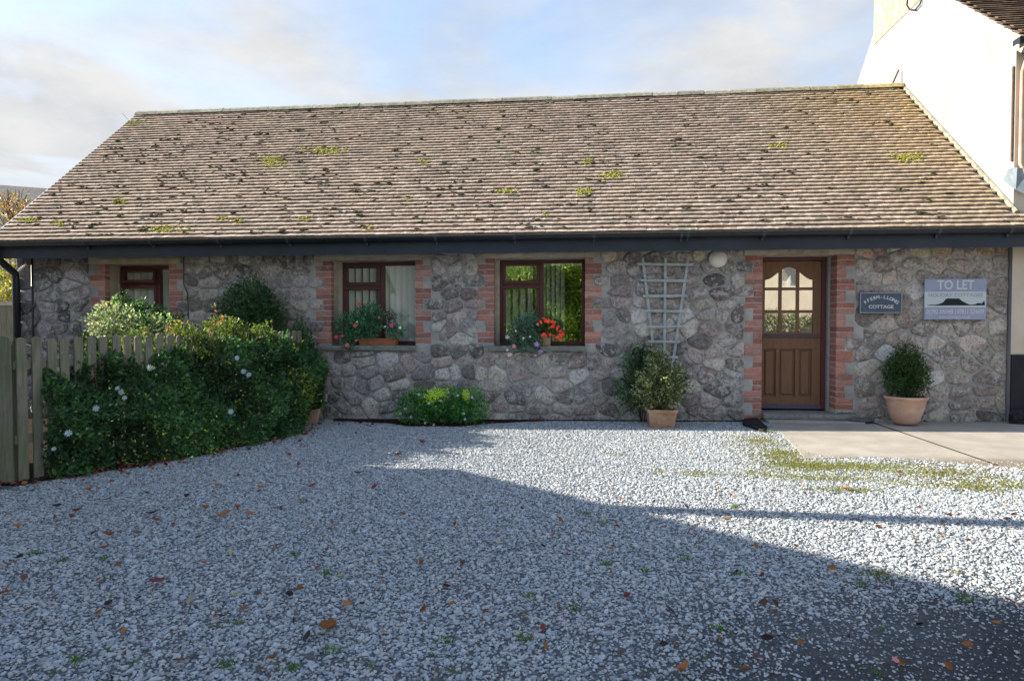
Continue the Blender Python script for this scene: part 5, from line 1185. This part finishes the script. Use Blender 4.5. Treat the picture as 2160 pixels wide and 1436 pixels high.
for k in range(7):
    ic = N('GeometryNodeMeshIcoSphere'); ic.inputs['Radius'].default_value = 1; ic.inputs['Subdivisions'].default_value = 2
    sp = N('GeometryNodeSetPosition'); nt = N('ShaderNodeTexNoise'); nt.noise_dimensions = '4D'; nt.inputs['W'].default_value = k * 7.3; nt.inputs['Scale'].default_value = .9; nt.inputs['Detail'].default_value = 2
    vm = N('ShaderNodeVectorMath'); vm.operation = 'SUBTRACT'; vm.inputs[1].default_value = (.5, .5, .5); vs_ = N('ShaderNodeVectorMath'); vs_.operation = 'SCALE'; vs_.inputs['Scale'].default_value = 1.9
    L(nt.outputs['Color'], vm.inputs[0]); L(vm.outputs[0], vs_.inputs[0]); L(ic.outputs[0], sp.inputs['Geometry']); L(vs_.outputs[0], sp.inputs['Offset'])
    tf_ = N('GeometryNodeTransform'); tf_.inputs['Scale'].default_value = (1.15, .85 + .05 * (k % 3), .48 + .06 * (k % 4)); L(sp.outputs[0], tf_.inputs['Geometry'])
    ss = N('GeometryNodeSetShadeSmooth'); ss.inputs['Shade Smooth'].default_value = False; L(tf_.outputs[0], ss.inputs[0])
    sm = N('GeometryNodeSetMaterial'); sm.inputs['Material'].default_value = M['gravel']; L(ss.outputs[0], sm.inputs['Geometry'])
    gi2 = N('GeometryNodeGeometryToInstance'); L(sm.outputs[0], gi2.inputs[0]); L(gi2.outputs[0], jn.inputs[0])
def na(name, t): o = N('GeometryNodeInputNamedAttribute'); o.data_type = t; o.inputs[0].default_value = name; return o.outputs['Attribute']
L(gi.outputs[0], iop.inputs['Points']); L(jn.outputs[0], iop.inputs['Instance']); iop.inputs['Pick Instance'].default_value = True
L(na('ix', 'INT'), iop.inputs['Instance Index']); L(na('rt', 'FLOAT_VECTOR'), iop.inputs['Rotation']); L(na('sc', 'FLOAT'), iop.inputs['Scale']); L(iop.outputs[0], go.inputs[0])
md = grav.modifiers.new('scatter', 'NODES'); md.node_group = ng

# grass, moss and weeds among the stones
def blades(name, spots, mat_pal, kind='stuff', **kw):
    V = []; F = []; C = []
    for cx_, cy_, rx_, ry_, n_, h_ in spots:
        for k in range(n_):
            x = cx_ + random.gauss(0, .45) * rx_; y = cy_ + random.gauss(0, .45) * ry_; h = h_ * random.uniform(.5, 1.3)
            z0_ = gz(x, y) + .004; a = random.uniform(0, 6.28); w = random.uniform(.002, .005); l = random.uniform(.2, 1.1) * h; b = len(V)
            ca, sa_ = math.cos(a), math.sin(a); dxx, dyy = random.uniform(-1, 1) * l, random.uniform(-1, 1) * l
            V += [(x - ca * w, y - sa_ * w, z0_), (x + ca * w, y + sa_ * w, z0_), (x + dxx, y + dyy, z0_ + h)]; F.append((b, b + 1, b + 2)); c_ = random.choice(mat_pal); C += [c_] * 3
    return ob(name, npmesh(name, np.array(V), np.array(F), np.array(C), 'leaf'), None, kind=kind, **kw)
YG = [(.13, .13, .03), (.10, .11, .025), (.17, .15, .045), (.07, .085, .02)]
sp = []
for px, py, rx_, ry_, n_ in [(1600, 930, .35, .5, 900), (1650, 960, .3, .4, 900), (1690, 985, .45, .35, 1300), (1760, 985, .5, .2, 1100), (1830, 985, .5, .22, 1000), (1730, 1010, .5, .18, 900), (1780, 1035, .4, .12, 500), (1950, 1000, .6, .2, 700), (2050, 1030, .3, .15, 420), (2140, 1025, .35, .2, 500), (1480, 1000, .25, .1, 260), (1600, 1000, .3, .2, 350), (1390, 995, .1, .1, 70), (1900, 1020, .4, .2, 300), (1620, 912, .1, .1, 200), (1850, 1215, .12, .1, 120), (1300, 960, .15, .1, 50)]:
    x, y = G(px, py); sp.append((x, y, rx_, ry_, n_, .022))
blades('grass', sp, YG, label='short yellow green grass and moss along the slab edge')
sp = []
for px, py in [(690, 1210), (1240, 1085), (1280, 1193), (1560, 1212), (1115, 1260), (1105, 1350), (1520, 1330), (620, 1412), (480, 1405), (225, 1180), (75, 1170), (1450, 1180), (1360, 1205), (945, 1355), (160, 1395), (622, 1170), (1265, 1105), (700, 1375), (130, 1185), (1210, 1285), (2040, 1265), (1820, 1235), (1550, 1070)]:
    x, y = G(px, py); sp.append((x, y, .045, .04, 40, .022))
for k in range(40): x, y = G(random.uniform(30, 2100), random.uniform(1060, 1430)); sp.append((x, y, .03, .03, 12, .015))
blades('weeds', sp, [(.04, .09, .02), (.07, .13, .03), (.10, .15, .03)], label='small green weeds coming up through the gravel')

# ================================================================ FALLEN LEAVES
def leaf_mesh(size, col, curl, wd=.55):
    m_ = MB(); n = 7; vs = []
    for i in range(n + 1):
        t = i / n; w = math.sin(math.pi * min(1, t * .93 + .05)) ** .8 * wd * .5 * size * (1 + .12 * math.sin(i * 2.4)); y = (t - .5) * size; z = curl * size * ((t - .5) ** 2) * 1.6
        vs += [(-w, y, z + w * curl * 1.3), (0, y, z), (w, y, z + w * curl * 1.5)]
    fs = []
    for i in range(n): a = 3 * i; fs += [(a, a + 1, a + 4, a + 3), (a + 1, a + 2, a + 5, a + 4)]
    m_.add(vs, fs, col); m_.tube([(0, -size * .5, curl * size * .4), (0.01, -size * .72, curl * size * .6)], size * .012, 4, col); return m_.mesh('fallen_leaf', 'dry_leaf', True)
LC = {'rust': (.17, .055, .026), 'dark': (.030, .020, .022), 'red': (.13, .028, .028), 'brown': (.11, .060, .04), 'pale': (.24, .18, .14), 'orange': (.24, .095, .035), 'yellow': (.30, .23, .06), 'pink': (.42, .16, .17)}
special = {0: 'large curled rust leaf near the bottom edge of the yard', 1: 'dark shrivelled leaf beside the large rust leaf', 2: 'curled orange brown leaf alone on the open gravel left of centre', 3: 'flat red brown leaf lying on shaded gravel below the hedge', 4: 'pale crumpled brown leaf on the gravel', 5: 'orange curled leaf at the very bottom of the yard', 6: 'pink red petal like leaf on dark ground in the bottom corner', 7: 'red leaf lying on darker ground near the bottom edge', 8: 'rust leaf resting against the foot of the stone wall'}
L0 = [(695, 1338, .105, 'rust'), (648, 1357, .075, 'dark'), (473, 1093, .11, 'orange'), (330, 1237, .085, 'red'), (402, 1277, .07, 'pale'), (1440, 1430, .09, 'orange'), (1890, 1409, .05, 'pink'), (1597, 1398, .06, 'red'), (1127, 884, .14, 'rust'),
      (220, 1164, .07, 'brown'), (50, 1232, .08, 'brown'), (230, 1137, .09, 'rust'), (162, 1085, .09, 'rust'), (657, 1032, .09, 'red'), (550, 1035, .08, 'orange'), (392, 1055, .09, 'dark'), (320, 1090, .10, 'dark'), (435, 1080, .09, 'orange'), (500, 1079, .09, 'rust'), (525, 1092, .07, 'orange'), (527, 1072, .05, 'dark'), (585, 1157, .05, 'red'), (732, 1217, .04, 'red'), (715, 1226, .04, 'yellow'), (517, 1294, .06, 'rust'), (467, 1311, .05, 'dark'), (732, 1284, .06, 'orange'), (765, 1285, .045, 'dark'), (575, 1402, .05, 'rust'), (497, 1265, .04, 'yellow'), (487, 1172, .05, 'yellow'), (960, 1115, .06, 'red'), (840, 965, .10, 'rust'), (755, 1004, .09, 'brown'), (1167, 1136, .06, 'rust'), (1455, 1135, .07, 'rust'), (1447, 1076, .07, 'brown'), (1940, 1079, .06, 'orange'), (1400, 1120, .06, 'brown'), (120, 1075, .09, 'dark'), (150, 1100, .08, 'brown'), (460, 1030, .09, 'orange'), (890, 938, .10, 'rust'), (630, 985, .10, 'red'), (610, 965, .1, 'rust'), (250, 1200, .06, 'brown'), (15, 1200, .07, 'brown'), (5, 1262, .06, 'rust'), (290, 1132, .06, 'brown'), (330, 1105, .06, 'red'), (225, 1060, .09, 'brown'), (190, 1040, .12, 'orange'), (700, 1117, .06, 'pale'), (645, 1115, .05, 'yellow'), (690, 1170, .05, 'red'), (885, 1180, .035, 'yellow'), (1275, 1100, .045, 'yellow'), (1200, 1180, .04, 'red'), (1930, 1146, .06, 'yellow'), (1780, 1036, .08, 'orange'), (1690, 1032, .07, 'orange'), (1510, 1040, .06, 'orange'), (430, 1195, .05, 'rust'), (345, 1080, .06, 'brown')]
CN = {'rust': 'rust brown', 'dark': 'dark withered', 'red': 'dull red', 'brown': 'brown', 'pale': 'pale', 'orange': 'orange brown', 'yellow': 'yellow', 'pink': 'pink'}
cells = {}
for i, (px, py, sz, cn_) in enumerate(L0):
    if i in special: continue
    col_ = 'under the fence' if px < 90 else 'under the starry hedge' if px < 640 else 'under the fuchsia window' if px < 960 else 'under the begonia window' if px < 1280 else 'under the trellis' if px < 1560 else 'under the door' if px < 1780 else 'under the signs'
    row_ = 'far back' if py < 1060 else 'halfway down the yard' if py < 1200 else 'close to the camera'
    cells.setdefault((cn_, col_, row_), []).append((px, i))
leaf_label = {}
for (cn_, col_, row_), v_ in cells.items():
    v_.sort()
    for k, (px, i) in enumerate(v_):
        pre = '' if len(v_) == 1 else ['leftmost ', 'second from left ', 'third from left ', 'fourth from left ', 'fifth from left ', 'sixth from left '][k]
        leaf_label[i] = f'{pre}{CN[cn_]} leaf on gravel {col_}, {row_}'
for i, (px, py, sz, cn_) in enumerate(L0):
    x, y = G(px, py); c_ = tuple(v * random.uniform(.85, 1.15) for v in LC[cn_])
    if i == 8: x, y = 0.0 + W(1127, 880, 9.0)[0], 9.0
    lb = special.get(i) or leaf_label[i]
    o = ob('fallen_leaf', leaf_mesh(sz * (.95 if i < 9 else .85), c_, random.uniform(.15, .8), random.uniform(.42, .62)), None, lb, 'leaf', 'fallen leaves on the gravel')
    o.location = (x, y, gz(x, y) + .026); o.rotation_euler = (random.uniform(-.25, .25), random.uniform(-.35, .35), random.uniform(0, 6.28))
# litter along the foot of hedge and wall
P_ = []
for k in range(520):
    s1 = random.uniform(-.6, 4.0); of = float(I(s1, SA, OFFB)) + random.expovariate(9) - .03; p = FP(s1, of, .018 + random.random() * .012); P_.append(tuple(p))
for k in range(60):
    x = random.uniform(-3.6, -1.2); P_.append((x, random.uniform(8.5, 9.1), gz(x, 9) + .02))
for k in range(120): x, y = G(random.uniform(0, 2150), random.uniform(1000, 1430)); P_.append((x, y, gz(x, y) + .022))
P_ = np.array(P_); leaves(P_, .05, RNG.normal(size=(len(P_), 3)) * [1, 1, .25], [LC[k] for k in ('rust', 'brown', 'orange', 'dark', 'red', 'brown')], 'dry_leaf', .5, 'leaf_litter', None, .1, kind='stuff', label='brown leaf litter along the hedge foot and scattered over the gravel')
# soil beds
def bed(name, pts, z=.012):
    m_ = MB(); n = len(pts); m_.add([(x, y, gz(x, y) + z) for x, y in pts], [tuple(range(n))]); return m_.obj(name, 'soil', kind='structure')
bed('soil_bed', [tuple(FP(a, float(I(a, SA, OFFB)) * .9 + .05))[:2] for a in (0, .5, .9, 1.66, 2.46, 3.0, 3.5, 3.95)] + [(-4.0, 9.19), (-8.6, 9.19), (-9.0, 5.0), (-5.2, 5.12)])
bed('soil_strip', [(-3.6, 9.15), (-3.5, 8.98), (-2.6, 8.75), (-2.3, 8.52), (-1.6, 8.52), (-1.3, 8.8), (-.5, 9.08), (2.3, 9.08), (2.3, 9.15)], .016)
